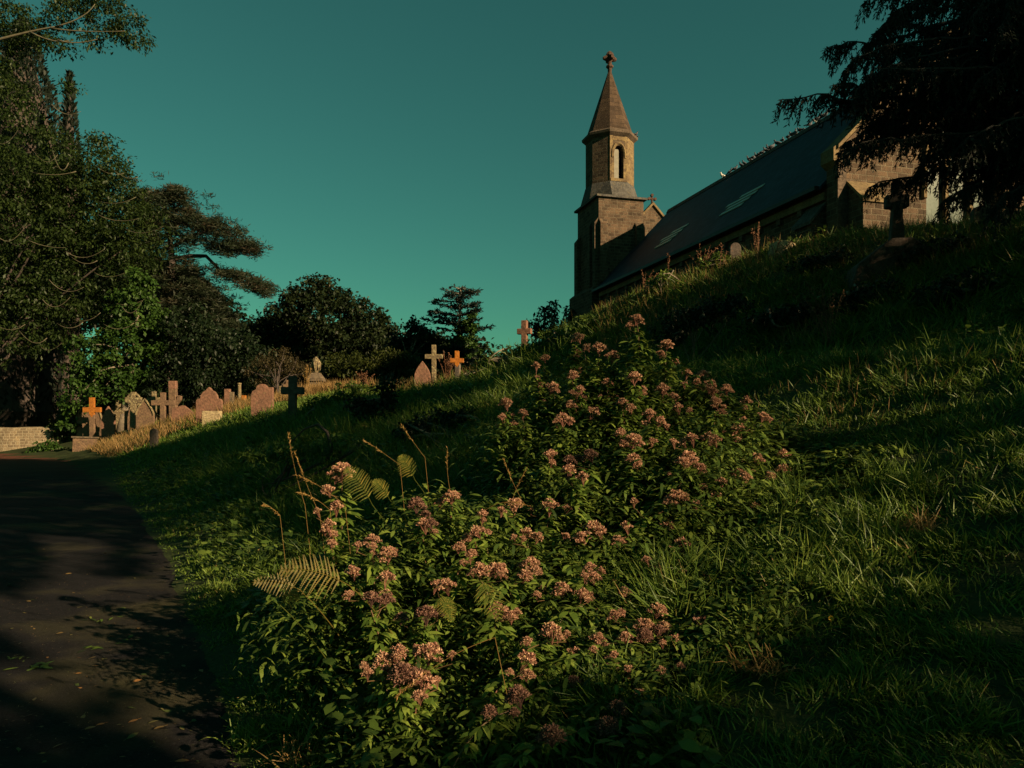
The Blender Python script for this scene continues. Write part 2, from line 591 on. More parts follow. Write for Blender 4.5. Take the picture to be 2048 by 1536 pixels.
def terrain(x, y, rough=True):
    x = np.asarray(x, float); y = np.asarray(y, float)
    d = edge_d(x, y)
    t = -x * .47 + y * .88
    zn = np.interp(d, PD, PZ)
    zn = zn * (1 + np.clip((d - 8) / 5, 0, 1) * (np.interp(t, [6, 8, 11, 13, 15, 17, 20], [.87, .89, .95, .985, 1.0, .975, .965]) - 1))
    zf = np.interp(d, PD, PF) * np.interp(t, [48, 60, 75], [1, .6, .3])
    f = np.interp(t, [17, 19.5, 22.4, 24, 26, 28.5], [0, .05, .27, .50, .78, 1])
    z = zn * (1 - f) + zf * f
    z = z - .34 * np.clip((t - 18.5) / 4.5, 0, 1) * np.clip((d - 6) / 5, 0, 1)
    z = z - .16 * np.exp(-((x - 2.0) ** 2 + (y - 2.4) ** 2) / 1.6)
    if rough:
        a = np.clip(d / 1.5, 0, 1)
        z = z + a * (.22 * (fbm(x * .7, y * .7, 3) - .5) + .10 * (fbm(x * 2.5, y * 2.5, 9) - .5))
    return z


def tz(x, y):
    return float(terrain(np.array([x]), np.array([y]))[0])


def hitY(px, py, y0=2.0, y1=70.0):
    """depth at which the line of sight first meets the ground"""
    Y = np.linspace(y0, y1, 1400)
    X = (px - 1024) / F * Y
    Z = EYE + (HZ - py) / F * Y
    h = terrain(X, Y)
    i = np.nonzero(h >= Z)[0]
    return float(Y[i[0]]) if len(i) else None


def build_ground():
    def axis(a, b, near_lo, near_hi, fine, coarse):
        v = [a]
        while v[-1] < b:
            c = v[-1]
            step = fine if near_lo <= c <= near_hi else min(coarse, fine + .12 * max(near_lo - c, c - near_hi, 0))
            v.append(c + step)
        return np.array(v)
    xs = axis(-260, 260, -9, 9, .13, 14)
    ys = axis(-60, 420, 1, 15, .13, 14)
    X, Y = np.meshgrid(xs, ys, indexing='ij')
    Z = terrain(X, Y)
    V = np.stack([X, Y, Z], -1).reshape(-1, 3)
    ny = len(ys)
    i, j = np.meshgrid(np.arange(len(xs) - 1), np.arange(ny - 1), indexing='ij')
    a = (i * ny + j).ravel()
    Q = np.stack([a, a + ny, a + ny + 1, a + 1], -1)
    mb = MB(); mb.add(V, Q=Q)
    tag(mb.build('ground', M['ground'], smooth=True), kind='structure')
    # the path: a sheet a little above the ground, left of the bank's toe
    mb = MB()
    e = []
    for (ax, ay), (bx, by) in zip(EDGE[:-2], EDGE[1:-1]):
        n = max(2, int(math.hypot(bx - ax, by - ay) / .35))
        for k in range(n):
            t = k / n
            e.append((ax + (bx - ax) * t, ay + (by - ay) * t))
    e = np.array(e)
    tg = norm(np.gradient(e, axis=0))
    wob = .16 * (vnoise(e[:, 1] * 1.1, e[:, 0] * .3, 4) - .5) + .10 * (vnoise(e[:, 1] * 4, e[:, 0], 5) - .5)
    R_ = e + np.stack([tg[:, 1], -tg[:, 0]], -1) * (wob - .02)[:, None]
    L_ = e - np.stack([tg[:, 1], -tg[:, 0]], -1) * 6.2
    n = len(e); m = 14
    V = []
    for k in range(m):
        q = R_ * (1 - k / (m - 1)) + L_ * (k / (m - 1))
        V.append(np.concatenate([q, np.full((n, 1), .006)], 1))
    V = np.concatenate(V)
    Q = []
    for k in range(m - 1):
        for i in range(n - 1):
            Q.append((k * n + i, k * n + i + 1, (k + 1) * n + i + 1, (k + 1) * n + i))
    mb.add(V, Q=Q)
    tag(mb.build('path', M['asphalt']), kind='structure')


build_ground()

# ------------------------------------------------------------------ church
# church frame: L across (towards the far side), s along the nave, away from the camera
CA = math.atan(.2793)
CO = Vector((18.8, 18.1, 6.2))      # foot of the near gable


def church_pt(L, s, z=0):
    return Vector((L * math.cos(CA) - s * math.sin(CA), L * math.sin(CA) + s * math.cos(CA), z))


church = thing('church', 'stone church with blue slate roof and slender bell tower above the grassy bank', 'church', church_pt(CO.x, CO.y, CO.z), CA)
GS = 18.1
LE, LW, LC = 14.8, 22.8, 18.8
ZE, ZR = 8.80, 12.95
SE = 36.0


def cb(mb, name, m, parent=None, uv=True, bev=0):
    o = mb.build(name, M[m], parent or church, off=(CO.x, CO.y, CO.z), uv=False, fixn=True)
    if bev: bevel_obj(o, bev)
    if uv: boxuv(o.data)
    return o


# side walls
mb = MB(); box(mb, LE, LE + .6, GS + .5, SE - .5, 4.5, ZE - .05); cb(mb, 'side_wall', 'masonry')
mb = MB(); box(mb, LW - .6, LW, GS + .5, SE - .5, 4.5, ZE - .05); cb(mb, 'side_wall', 'masonry')
# gable walls: the near one stands above the roof as a parapet
wc, ww = LC + .35, 1.35
zs, zt = 8.9, 11.0
arch = [(wc - ww, 7.0)] + [(wc - ww, zs)]
for k in range(1, 8):
    a = k / 8 * math.pi / 2
    arch.append((wc - ww + ww * (1 - math.cos(a)) * 1.0, zs + (zt - zs) * math.sin(a) ** .9))
arch.append((wc, zt))
archL = arch[:]
archR = [(2 * wc - x, z) for x, z in archL[::-1]][1:]
KN = 9.45
PA = 13.55
mb = MB()
left = [(LE - .05, 4.5), (wc, 4.5), (wc, 7.0)] + archL + [(wc, zt)]
# wall built as two halves that leave the pointed window open
polyL = [(LE - .08, 4.5), (wc, 4.5), (wc, 7.0)] + archL + [(LC, PA)] + [(LE - .08, KN)]
polyL = [p for i, p in enumerate(polyL) if i == 0 or p != polyL[i - 1]]
prism(mb, polyL, GS, GS + .5)
polyR = [(wc, 4.5), (LW + .08, 4.5), (LW + .08, KN), (LC, PA), (wc, zt)] + archR + [(wc, 7.0)]
prism(mb, polyR, GS, GS + .5)
cb(mb, 'gable_wall', 'masonry')
mb = MB(); prism(mb, [(LE + .01, 4.5), (LW - .01, 4.5), (LW - .01, ZE), (LC, ZR - .08), (LE + .01, ZE)], SE - .5, SE); cb(mb, 'gable_wall', 'masonry')
# window of the near gable
mb = MB()
prism(mb, [(wc - ww + .01, 7.02), (wc + ww - .01, 7.02)] + [(x, z - .01) for x, z in archR[::-1]][:0] + [(wc + ww - .01, zs)] + [(wc + ww * .62, zs + 1.3), (wc, zt - .06), (wc - ww * .62, zs + 1.3)] + [(wc - ww + .01, zs)], GS + .26, GS + .3)
win = cb(mb, 'window', 'glass', uv=False)
mb = MB()
for x in (-ww * .34, ww * .34): box(mb, wc + x - .06, wc + x + .06, GS + .12, GS + .24, 7.0, 9.6)
for x in (-.67, 0, .67):
    r0, cz = .36, 9.7 if x else 10.25
    pts = [(wc + x + r0 * math.cos(a), GS + .18, cz + r0 * math.sin(a)) for a in np.linspace(0, 2 * math.pi, 17)]
    tube(mb, pts, .05, 6, cap=False)
cb(mb, 'window_tracery', 'cream', win)
mb = MB()
hood = [(wc - ww - .12, GS - .04, zs - .6)] + [(x - .1 if x < wc else x, GS - .04, z + .12) for x, z in archL[1:]] + [(x + .1, GS - .04, z + .12) for x, z in archR] + [(wc + ww + .12, GS - .04, zs - .6)]
tube(mb, hood, .09, 6)
box(mb, wc - ww - .2, wc + ww + .2, GS - .12, GS + .2, 6.85, 6.99)
cb(mb, 'window_hood', 'cream', win)
# coping and kneelers
mb = MB()
for sgn in (-1, 1):
    ex = LC + sgn * (LC - LE + .14)
    p = [(LC, PA + .004), (LC, PA + .13), (ex, KN + .13), (ex, KN + .004)]
    prism(mb, p if sgn > 0 else p[::-1], GS - .09, GS + .58)
cb(mb, 'coping', 'cream')
for sgn in (-1, 1):
    mb = MB()
    ex = LC + sgn * (LC - LE + .08)
    a, b_ = sorted((ex, ex + sgn * .3))
    z0 = KN - .45
    if sgn < 0: poly = [(ex + .0, z0), (ex, KN + .2), (ex - .3, KN + .05), (ex - .3, KN - .3)]
    else: poly = [(ex, z0), (ex + .3, KN - .3), (ex + .3, KN + .05), (ex, KN + .2)]
    poly = [(ex + (x_ - ex) * .6, z_) for x_, z_ in poly]
    prism(mb, poly, GS - .03, GS + .53)
    cb(mb, 'kneeler', 'cream')
mb = MB()
for k in range(13):
    wq = .42 if k % 2 else .26
    box(mb, LE - .11, LE - .08 + wq, GS - .02, GS + .01, 4.7 + k * .33, 4.7 + k * .33 + .32)
cb(mb, 'quoins', 'corbel')
# roof
def roof_slab(side):
    mb = MB()
    ex = LC + side * (LC - LE + .28)
    sl_ = (ZR - ZE) / (LC - LE)
    ez = ZE - .28 * sl_
    p = [(LC, ZR + .05), (ex, ez + .05), (ex, ez - .05), (LC, ZR - .05)]
    prism(mb, p, GS + .52, SE + .25)
    return cb(mb, 'roof', 'slate')


roofL = roof_slab(-1)
roofR = roof_slab(1)
mb = MB(); prism(mb, [(LC - .16, ZR - .08), (LC + .16, ZR - .08), (LC + .05, ZR + .13), (LC - .05, ZR + .13)], GS + .53, SE + .27)
cb(mb, 'ridge_tiles', 'grey_cap', roofL)
# pale strips laid on the near slope
slp = (ZR - ZE) / (LC - LE)
slen = math.hypot(1, slp)


def on_roof(L, s, h=.0):
    return (L - h * slp / slen, s, ZE + (L - LE) * slp + .07 + h / slen)


for s0, L0 in ((24.4, 15.6), (30.0, 15.6)):
    for r_ in range(4):
        mb = MB()
        Lr = L0 + r_ * .19
        a, b_ = s0 - r_ * .16, s0 + 1.5 - r_ * .16 + (.5 if r_ == 2 else 0)
        V = [on_roof(Lr, a, .0), on_roof(Lr, b_, .0), on_roof(Lr + .13, b_, .0), on_roof(Lr + .13, a, .0),
             on_roof(Lr, a, .03), on_roof(Lr, b_, .03), on_roof(Lr + .13, b_, .02), on_roof(Lr + .13, a, .02)]
        mb.add(V, Q=[(0, 3, 2, 1), (4, 5, 6, 7), (0, 1, 5, 4), (1, 2, 6, 5), (2, 3, 7, 6), (3, 0, 4, 7)])
        cb(mb, 'pale_strip', 'patch', roofL, uv=False)
# eaves: gutter, corbel course
mb = MB(); box(mb, LE - .42, LE - .27, GS + .6, SE + .2, ZE - .34, ZE - .22); cb(mb, 'gutter', 'gutter')
mb = MB(); box(mb, LE - .14, LE - .003, GS + .55, SE - .1, ZE - .62, ZE - .40); cb(mb, 'cornice', 'cream')
for k in range(16):
    s = GS + 1.6 + k * 1.07
    mb = MB(); box(mb, LE - .12, LE - .003, s, s + .2, ZE - .80, ZE - .622)
    cb(mb, 'corbel', 'corbel')
# buttresses
def buttress_side(s0, s1, p, z1):
    mb = MB()
    prism_y = [(LE - p, 4.5), (LE - .002, 4.5), (LE - .002, z1), (LE - p, z1 - .55)]
    prism(mb, prism_y, s0, s1)
    b = cb(mb, 'buttress', 'masonry')
    mb = MB()
    prism(mb, [(LE - p - .08, z1 - .60), (LE - .001, z1 + .02), (LE - .001, z1 + .12), (LE - p - .08, z1 - .50)], s0 - .06, s1 + .06)
    cb(mb, 'buttress_cap', 'grey_cap', b)


buttress_side(18.75, 19.5, .5, 8.05)
buttress_side(24.3, 25.0, .5, 7.7)
buttress_side(30.0, 30.7, .5, 7.7)


def buttress_front(L0, L1, p, z1):
    mb = MB()
    prismx(mb, [(GS - p, 4.5), (GS - .002, 4.5), (GS - .002, z1), (GS - p, z1 - .6)], L0, L1)
    b = cb(mb, 'buttress', 'masonry')
    mb = MB()
    prismx(mb, [(GS - p - .06, z1 - .66), (GS - .001, z1 + .0), (GS - .001, z1 + .1), (GS - p - .06, z1 - .56)], L0 - .06, L1 + .06)
    cb(mb, 'buttress_cap', 'cream', b)


buttress_front(15.05, 15.9, .6, 8.5)
buttress_front(21.7, 22.5, .6, 8.5)
# low far roof and the small gable with its cross, beyond the nave
mb = MB()
GX, GSs = 20.2, 41.0
GZ = 1.6 + (850 - 414) / F * 45.3
prism(mb, [(GX - 2.2, 8), (GX + 2.2, 8), (GX + 2.2, GZ - 2.3), (GX, GZ), (GX - 2.2, GZ - 2.3)], GSs, GSs + 4)
pg = cb(mb, 'porch_gable', 'masonry')
mb = MB()
for sgn in (-1, 1):
    p = [(GX, GZ + .004), (GX, GZ + .17), (GX + sgn * 2.4, GZ - 2.34), (GX + sgn * 2.4, GZ - 2.51)]
    prism(mb, p, GSs - .12, GSs + .3)
cb(mb, 'coping', 'cream', pg)
mb = MB()
tube(mb, [(GX, GSs + .1, GZ + .1), (GX, GSs + .1, GZ + .62)], .06, 6)
tube(mb, [(GX - .2, GSs + .1, GZ + .4), (GX + .2, GSs + .1, GZ + .4)], .07, 6)
for dx, dz in ((-.2, .4), (.2, .4), (0, .62)):
    tube(mb, [(GX + dx, GSs + .02, GZ + dz), (GX + dx, GSs + .18, GZ + dz)], .09, 6)
cb(mb, 'gable_cross', 'finial', pg, uv=False)

# bell tower
TL0, TL1, TS0, TS1 = 14.8, 17.34, 36.27, 39.35
TC = ((TL0 + TL1) / 2, (TS0 + TS1) / 2)
mb = MB()
box(mb, TL0, TL1, TS0, TS1, 8.9, 13.45)
tower = cb(mb, 'bell_tower', 'masonry')
mb = MB(); box(mb, TL0 - .38, TL1 + .2, TS0 + .0, TS1 + .3, 3.0, 8.65)
V = [(TL0 - .38, TS0, 8.65), (TL1 + .2, TS0, 8.65), (TL1 + .2, TS1 + .3, 8.65), (TL0 - .38, TS1 + .3, 8.65), (TL0 - .002, TS0 + .002, 8.98), (TL1 + .002, TS0 + .002, 8.98), (TL1 + .002, TS1 + .002, 8.98), (TL0 - .002, TS1 + .002, 8.98)]
mb.add(V, Q=[(0, 1, 5, 4), (1, 2, 6, 5), (2, 3, 7, 6), (3, 0, 4, 7)])
cb(mb, 'tower_plinth', 'masonry', tower)
# clasping buttresses on the tower
mb = MB()
for (a, b_, z1) in ((TL0 + .02, TL0 + .42, 12.35), (TL1 - .5, TL1 - .02, 12.25)):
    prismx(mb, [(TS0 - .22, 9.0), (TS0 - .001, 9.0), (TS0 - .001, z1), (TS0 - .22, z1 - .28)], a, b_)
cb(mb, 'tower_buttress', 'masonry', tower)
mb = MB()
for (a, b_, z1) in ((TS0 + .02, TS0 + .34, 12.4), (TS0 + .75, TS0 + 1.1, 12.4), (TS1 - .5, TS1 - .02, 12.0)):
    prism(mb, [(TL0 - .22, 8.8), (TL0 - .001, 8.8), (TL0 - .001, z1), (TL0 - .22, z1 - .28)], a, b_)
cb(mb, 'tower_buttress', 'masonry', tower)
# sloping stone cap between square and octagon
OR = 1.30
def octo(r, z, rot=22.5, c=TC):
    return [(c[0] + r * math.cos(rad(rot + 45 * k)), c[1] + r * math.sin(rad(rot + 45 * k)), z) for k in range(8)]


mb = MB()
e = .16
sq = [(TL1 + e, TS0 - e), (TL1 + e, TS1 + e), (TL0 - e, TS1 + e), (TL0 - e, TS0 - e)]
# square ring -> octagon (vertex k at 22.5+45k deg): corners at 45,135,225,315
sq8 = []
cx, cy = TC
hx, hy = (TL1 - TL0) / 2 + e, (TS1 - TS0) / 2 + e
lo = [(cx + hx, cy + hy * .4), (cx + hx * .4, cy + hy), (cx - hx * .4, cy + hy), (cx - hx, cy + hy * .4), (cx - hx, cy - hy * .4), (cx - hx * .4, cy - hy), (cx + hx * .4, cy - hy), (cx + hx, cy - hy * .4)]
corner = [(cx + hx, cy + hy), (cx - hx, cy + hy), (cx - hx, cy - hy), (cx + hx, cy - hy)]
V = [(x, y, 13.56) for x, y in lo] + octo(OR + .02, 14.45) + [(x, y, 13.56) for x, y in corner] + [(x, y, 13.451) for x, y in corner]
Fq = [(0 + k, (k + 1) % 8, 8 + (k + 1) % 8, 8 + k) for k in (1, 3, 5, 7)]
Fq += [(0, 1, 9, 8), (2, 3, 11, 10), (4, 5, 13, 12), (6, 7, 15, 14)]
T = [(0, 16, 1), (2, 17, 3), (4, 18, 5), (6, 19, 7)]
# pull the diagonal faces up so that the corners read as broaches
mb.add(V, Q=Fq + [(16, 17, 21, 20), (17, 18, 22, 21), (18, 19, 23, 22), (19, 16, 20, 23), (20, 21, 22, 23)], T=T)
cb(mb, 'tower_cap', 'grey_cap', tower)
# octagonal belfry; faces look along -s (k=6 side) etc.
mb = MB()
z0, z1 = 13.6, 16.95
o0, o1 = octo(OR, z0), octo(OR, z1)
fw = 2 * OR * math.sin(rad(22.5))
ap = OR * math.cos(rad(22.5))
lancet_faces = (270, 90)
for k in range(8):
    a_mid = 45 + 45 * k      # direction the face k..k+1 looks to
    am = a_mid % 360
    A, B = o0[k], o0[(k + 1) % 8]
    C_, D_ = o1[(k + 1) % 8], o1[k]
    if am in lancet_faces:
        # face with a lancet opening: built as left, right, and spandrel pieces with depth
        A = np.array(A); B = np.array(B)
        u = (B - A) / np.linalg.norm(B - A)
        nn = np.array([math.cos(rad(a_mid)), math.sin(rad(a_mid)), 0])
        wl = .27
        zb, zsp, ztp = 14.62, 15.75, 16.35
        ar = [(fw / 2 - wl, zsp)] + [(fw / 2 - wl * math.cos(t) ** 1.0, zsp + (ztp - zsp) * math.sin(t) ** .85) for t in np.linspace(.25, 1.35, 5)] + [(fw / 2, ztp)]
        Lp = [(0, z0), (fw / 2, z0), (fw / 2, zb), (fw / 2 - wl, zb)] + ar + [(fw / 2, z1), (0, z1)]
        Rp = [(fw - x, z) for x, z in Lp][::-1]
        for poly in (Lp, Rp):
            n_ = len(poly)
            Vv = [A * (1, 1, 0) + u * x + np.array([0, 0, z]) for x, z in poly] + [A * (1, 1, 0) + u * x + np.array([0, 0, z]) - nn * .3 for x, z in poly]
            mb.add(Vv, N=[list(range(n_)), list(range(n_, 2 * n_))[::-1]], Q=[(i, i + n_, (i + 1) % n_ + n_, (i + 1) % n_) for i in range(n_)])
    elif am not in (315, 0):
        mb.add([A, B, C_, D_], Q=[(0, 1, 2, 3)])
mb.add(o1, N=[list(range(8))])
belf = mb.build('belfry', M['masonry'], tower, off=(CO.x, CO.y, CO.z))
boxuv(belf.data)
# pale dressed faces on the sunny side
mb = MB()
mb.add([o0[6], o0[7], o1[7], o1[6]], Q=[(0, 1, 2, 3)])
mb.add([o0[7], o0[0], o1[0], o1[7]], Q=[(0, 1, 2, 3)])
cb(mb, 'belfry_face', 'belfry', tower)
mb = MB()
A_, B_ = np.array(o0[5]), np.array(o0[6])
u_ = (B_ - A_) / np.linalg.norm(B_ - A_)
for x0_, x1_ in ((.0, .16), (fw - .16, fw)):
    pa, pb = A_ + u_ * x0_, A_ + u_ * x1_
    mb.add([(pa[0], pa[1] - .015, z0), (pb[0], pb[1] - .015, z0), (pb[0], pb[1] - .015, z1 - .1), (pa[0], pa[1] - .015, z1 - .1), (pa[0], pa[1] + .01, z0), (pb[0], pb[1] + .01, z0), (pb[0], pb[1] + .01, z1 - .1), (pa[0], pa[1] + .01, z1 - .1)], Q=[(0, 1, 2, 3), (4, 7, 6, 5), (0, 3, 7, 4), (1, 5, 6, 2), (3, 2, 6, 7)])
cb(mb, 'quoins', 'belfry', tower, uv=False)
mb = MB()
yf = TC[1] - ap
xl = TC[0]
for sg_ in (-1, 1):
    box(mb, xl + sg_ * .35 - .08, xl + sg_ * .35 + .08, yf - .03, yf + .05, 14.5, 15.75)
ptsA = [(xl - .35, yf - .0, 15.7)] + [(xl - .36 * math.cos(t), yf, 15.75 + .72 * math.sin(t) ** .85) for t in np.linspace(.2, math.pi - .2, 11)] + [(xl + .35, yf, 15.7)]
tube(mb, ptsA, .085, 6)
box(mb, xl - .46, xl + .46, yf - .05, yf + .05, 14.45, 14.6)
box(mb, xl - .36, xl + .36, yf - .02, yf + .03, 16.62, 16.82)
cb(mb, 'lancet_surround', 'belfry', tower, uv=False)
mb = MB(); box(mb, xl - .26, xl + .06, yf + .14, yf + .18, 14.63, 16.2)
cb(mb, 'lancet_louvre', 'louvre', tower, uv=False)
# moulded cornice and spire
mb = MB()
rings = [(OR + .01, 16.85), (OR + .2, 17.0), (OR + .22, 17.12), (OR + .02, 17.25)]
for (ra, za), (rb, zb_) in zip(rings[:-1], rings[1:]):
    A, B = octo(ra, za), octo(rb, zb_)
    mb.add(A + B, Q=[(k, (k + 1) % 8, 8 + (k + 1) % 8, 8 + k) for k in range(8)])
mb.add(octo(OR + .01, 16.85), N=[list(range(8))[::-1]])
mb.add(octo(OR + .02, 17.25), N=[list(range(8))])
cb(mb, 'cornice', 'corbel', tower, uv=False)
mb = MB()
A, B = octo(OR - .02, 17.2), octo(.10, 20.75)
mb.add(A + B, Q=[(k, (k + 1) % 8, 8 + (k + 1) % 8, 8 + k) for k in range(8)], N=[list(range(8, 16))])
cb(mb, 'spire', 'dark_masonry', tower)
mb = MB()
cx, cy = TC
prof = [(.10, 20.70), (.11, 20.95), (.20, 21.02), (.20, 21.10), (.12, 21.16), (.10, 21.35)]
for (ra, za), (rb, zb_) in zip(prof[:-1], prof[1:]):
    tube(mb, [(cx, cy, za), (cx, cy, zb_)], [ra, rb], 8)
for a in range(4):
    ca_, sa_ = math.cos(a * math.pi / 2), math.sin(a * math.pi / 2)
    tube(mb, [(cx, cy, 21.5), (cx + .22 * ca_, cy + .22 * sa_, 21.5), (cx + .38 * ca_, cy + .38 * sa_, 21.47)], [.12, .15, .08], 8)
tube(mb, [(cx, cy, 21.3), (cx, cy, 21.5), (cx, cy, 21.65), (cx, cy, 21.8), (cx, cy, 21.9)], [.1, .2, .24, .17, .05], 8)
cb(mb, 'finial', 'finial', tower, uv=False)

# ------------------------------------------------------------------ pigeons
def pigeon_mesh():
    mb = MB()
    # body along +x, tail behind
    tube(mb, [(-.17, 0, .05), (-.10, 0, .07), (-.04, 0, .085), (.03, 0, .10), (.08, 0, .125), (.10, 0, .16), (.11, 0, .185)], [.018, .035, .055, .062, .05, .028, .022], 8)
    tube(mb, [(.095, 0, .19), (.115, 0, .205), (.14, 0, .20)], [.02, .027, .015], 8)
    tube(mb, [(.145, 0, .198), (.172, 0, .19)], [.008, .002], 5)
    tube(mb, [(-.26, 0, .03), (-.16, 0, .055)], [.022, .026], 6)
    for s_ in (-1, 1):
        tube(mb, [(.05, .05 * s_, .11), (-.04, .062 * s_, .09), (-.18, .03 * s_, .055)], [.02, .032, .006], 6)
        tube(mb, [(.01, .02 * s_, .05), (.015, .02 * s_, -.01)], [.008, .006], 5)
    return mb


pm = pigeon_mesh()
me_dark = pm.data('pigeon'); me_dark.materials.append(M['pigeon'])
me_pale = pm.data('pigeon'); me_pale.materials.append(M['pigeon_pale'])
for me_ in (me_dark, me_pale): me_.polygons.foreach_set('use_smooth', np.ones(len(me_.polygons), bool))
pxs = [1445, 1461, 1470, 1482, 1488, 1499, 1507, 1513, 1519, 1525, 1532, 1538, 1544, 1555, 1565, 1576, 1584, 1591, 1600, 1619, 1631, 1638, 1651, 1665, 1690, 1712, 1735]
for i, px in enumerate(pxs):
    dr = (px - 1024) / F
    s = LC * (math.cos(CA) - math.sin(CA) * dr) / (math.sin(CA) + math.cos(CA) * dr)
    p = church_pt(LC, s, ZR + .135)
    pale = px in (1445, 1631)
    o = bpy.data.objects.new('pigeon', me_pale if pale else me_dark)
    COL.objects.link(o)
    o.location = p
    o.rotation_euler = (0, rad(random.uniform(-18, 5)), CA + random.choice([0, math.pi, .8, 2.2, -1.0, 1.57]))
    k = random.uniform(.95, 1.25)
    o.scale = (k, k, k)
    if px == 1445: lb = 'white pigeon sitting alone at the far end of the row on the church ridge'
    elif px == 1631: lb = 'white pigeon among the grey ones near the yew end of the church ridge'
    else: lb = 'small grey pigeon perched on the ridge of the slate church roof'
    tag(o, lb, 'pigeon', 'pigeons along the church ridge')
for k, (ang, z) in enumerate(((330, 17.15), (337, 17.15), (345, 17.15))):
    o = bpy.data.objects.new('pigeon', me_dark); COL.objects.link(o)
    r_ = OR + .08
    o.location = church_pt(TC[0] + r_ * math.cos(rad(ang)), TC[1] + r_ * math.sin(rad(ang)), z)
    o.rotation_euler = (0, 0, rad(ang) + 1.2 * k)
    o.scale = (1.1,) * 3
    tag(o, 'dark pigeon perched on the cornice at the foot of the spire', 'pigeon', 'pigeons on the tower cornice')


# ------------------------------------------------------------------ graves
def cross_outline(w_, h_, arm_z, t_, arm_t=None):
    a = arm_t or t_
    hw = t_ / 2
    return [(-hw, -.3), (hw, -.3), (hw, arm_z - a / 2), (w_ / 2, arm_z - a / 2), (w_ / 2, arm_z + a / 2), (hw, arm_z + a / 2), (hw, h_), (-hw, h_), (-hw, arm_z + a / 2), (-w_ / 2, arm_z + a / 2), (-w_ / 2, arm_z - a / 2), (-hw, arm_z - a / 2)]


def head_outline(kind, w_, h_):
    hw = w_ / 2
    if kind == 'round':
        return [(-hw, -.3), (hw, -.3), (hw, h_ - hw)] + [(hw * math.cos(a), h_ - hw + hw * math.sin(a)) for a in np.linspace(.15, math.pi - .15, 11)] + [(-hw, h_ - hw)]
    if kind == 'gothic':
        pts = [(-hw, -.3), (hw, -.3), (hw, h_ * .5)]
        for t in np.linspace(.15, .93, 7): pts.append((hw * (1 - t ** 1.5), h_ * .5 + h_ * .5 * t ** 1.0))
        pts.append((0, h_))
        return pts + [(-x, z) for x, z in pts[2:-1][::-1]]
    if kind == 'ogee':
        pts = [(-hw, -.3), (hw, -.3), (hw, h_ - hw * 1.15), (hw * .95, h_ - hw * .98), (hw * .82, h_ - hw * .90), (hw * .68, h_ - hw * .90), (hw * .62, h_ - hw * .62), (hw * .46, h_ - hw * .38), (hw * .24, h_ - hw * .26), (hw * .12, h_ - hw * .1), (0, h_)]
        return pts + [(-x, z) for x, z in pts[2:-1][::-1]]
    if kind == 'peak':
        return [(-hw, -.3), (hw, -.3), (hw, h_ - hw * .6), (0.1 * hw, h_), (-.15 * hw, h_), (-hw, h_ - hw * .35)]
    if kind == 'shoulder':
        pts = [(-hw, -.3), (hw, -.3), (hw, h_ - .12), (hw * .55, h_ - .12)]
        pts += [(hw * .5 * math.cos(a) - .0, h_ - hw * .35 + hw * .35 * math.sin(a)) for a in np.linspace(.2, math.pi, 8)]
        return pts + [(-hw * .55, h_ - hw * .5), (-hw * .85, h_ - hw * .65), (-hw, h_ - hw * 1.0)]
    return [(-hw, -.3), (hw, -.3), (hw, h_), (-hw, h_)]


def place(px, top, Y, base=None):
    """foot of a stone standing on the ground at depth Y, and its height so that its top shows at `top`"""
    x = (px - 1024) / F * Y
    z = tz(x, Y)
    return (x, Y, z), max(.2, EYE + (HZ - top) / F * Y - z), Y / F


def solid(name, mb, m, label, cat, loc, rz=0, tilt=0, bev=.012, group=None):
    o = mb.build(name, M[m])
    bevel_obj(o, bev)
    o.location = loc
    o.rotation_euler = (rad(random.uniform(-2, 2)), rad(tilt), rz)
    tag(o, label, cat, group)
    return o


def depth_of(px, base, dflt):
    y = hitY(px, base)
    return y if y and abs(y - dflt) < 9 else dflt


def g_cross(px, top, base, wpx, m, label, Y=35, arm=.72, tpx=9, th=.16, rz=0, tilt=0, name='stone_cross', upper=None):
    Y = depth_of(px, base, Y)
    loc, h, k = place(px, top, Y)
    mb = MB()
    if upper:
        az = h * arm
        t_ = tpx * k
        prism(mb, [(-t_ / 2, -.3), (t_ / 2, -.3), (t_ / 2, az - t_ * .9), (0, az - t_ * 1.5), (-t_ / 2, az - t_ * .9)], -th / 2, th / 2)
        o = solid(name, mb, m, label, 'gravestone', loc, rz, tilt)
        mb = MB()
        prism(mb, [(-t_ / 2, az - t_ * .9), (0, az - t_ * 1.5), (t_ / 2, az - t_ * .9), (t_ / 2, az - t_ / 2), (wpx * k / 2, az - t_ / 2), (wpx * k / 2, az + t_ / 2), (t_ / 2, az + t_ / 2), (t_ / 2, h), (-t_ / 2, h), (-t_ / 2, az + t_ / 2), (-wpx * k / 2, az + t_ / 2), (-wpx * k / 2, az - t_ / 2), (-t_ / 2, az - t_ / 2)], -th / 2, th / 2)
        c = mb.build('cross_head', M[upper], o); bevel_obj(c, .012)
        return o
    prism(mb, cross_outline(wpx * k, h, h * arm, tpx * k), -th / 2, th / 2)
    return solid(name, mb, m, label, 'gravestone', loc, rz, tilt)


def g_head(px, top, base, wpx, kind, m, label, Y=35, th=.14, rz=0, tilt=0, rim=False):
    Y = depth_of(px, base, Y)
    loc, h, k = place(px, top, Y)
    mb = MB()
    prism(mb, head_outline(kind, wpx * k, h), -th / 2, th / 2)
    o = solid('headstone', mb, m, label, 'gravestone', loc, rz, tilt)
    if rim:
        mb = MB()
        ol = head_outline(kind, wpx * k * 1.0, h)[2:]
        tube(mb, [(x, -th / 2 - .01, z) for x, z in ol], .05, 6)
        mb.build('moulded_rim', M['grave_lichen'], o)
    return o


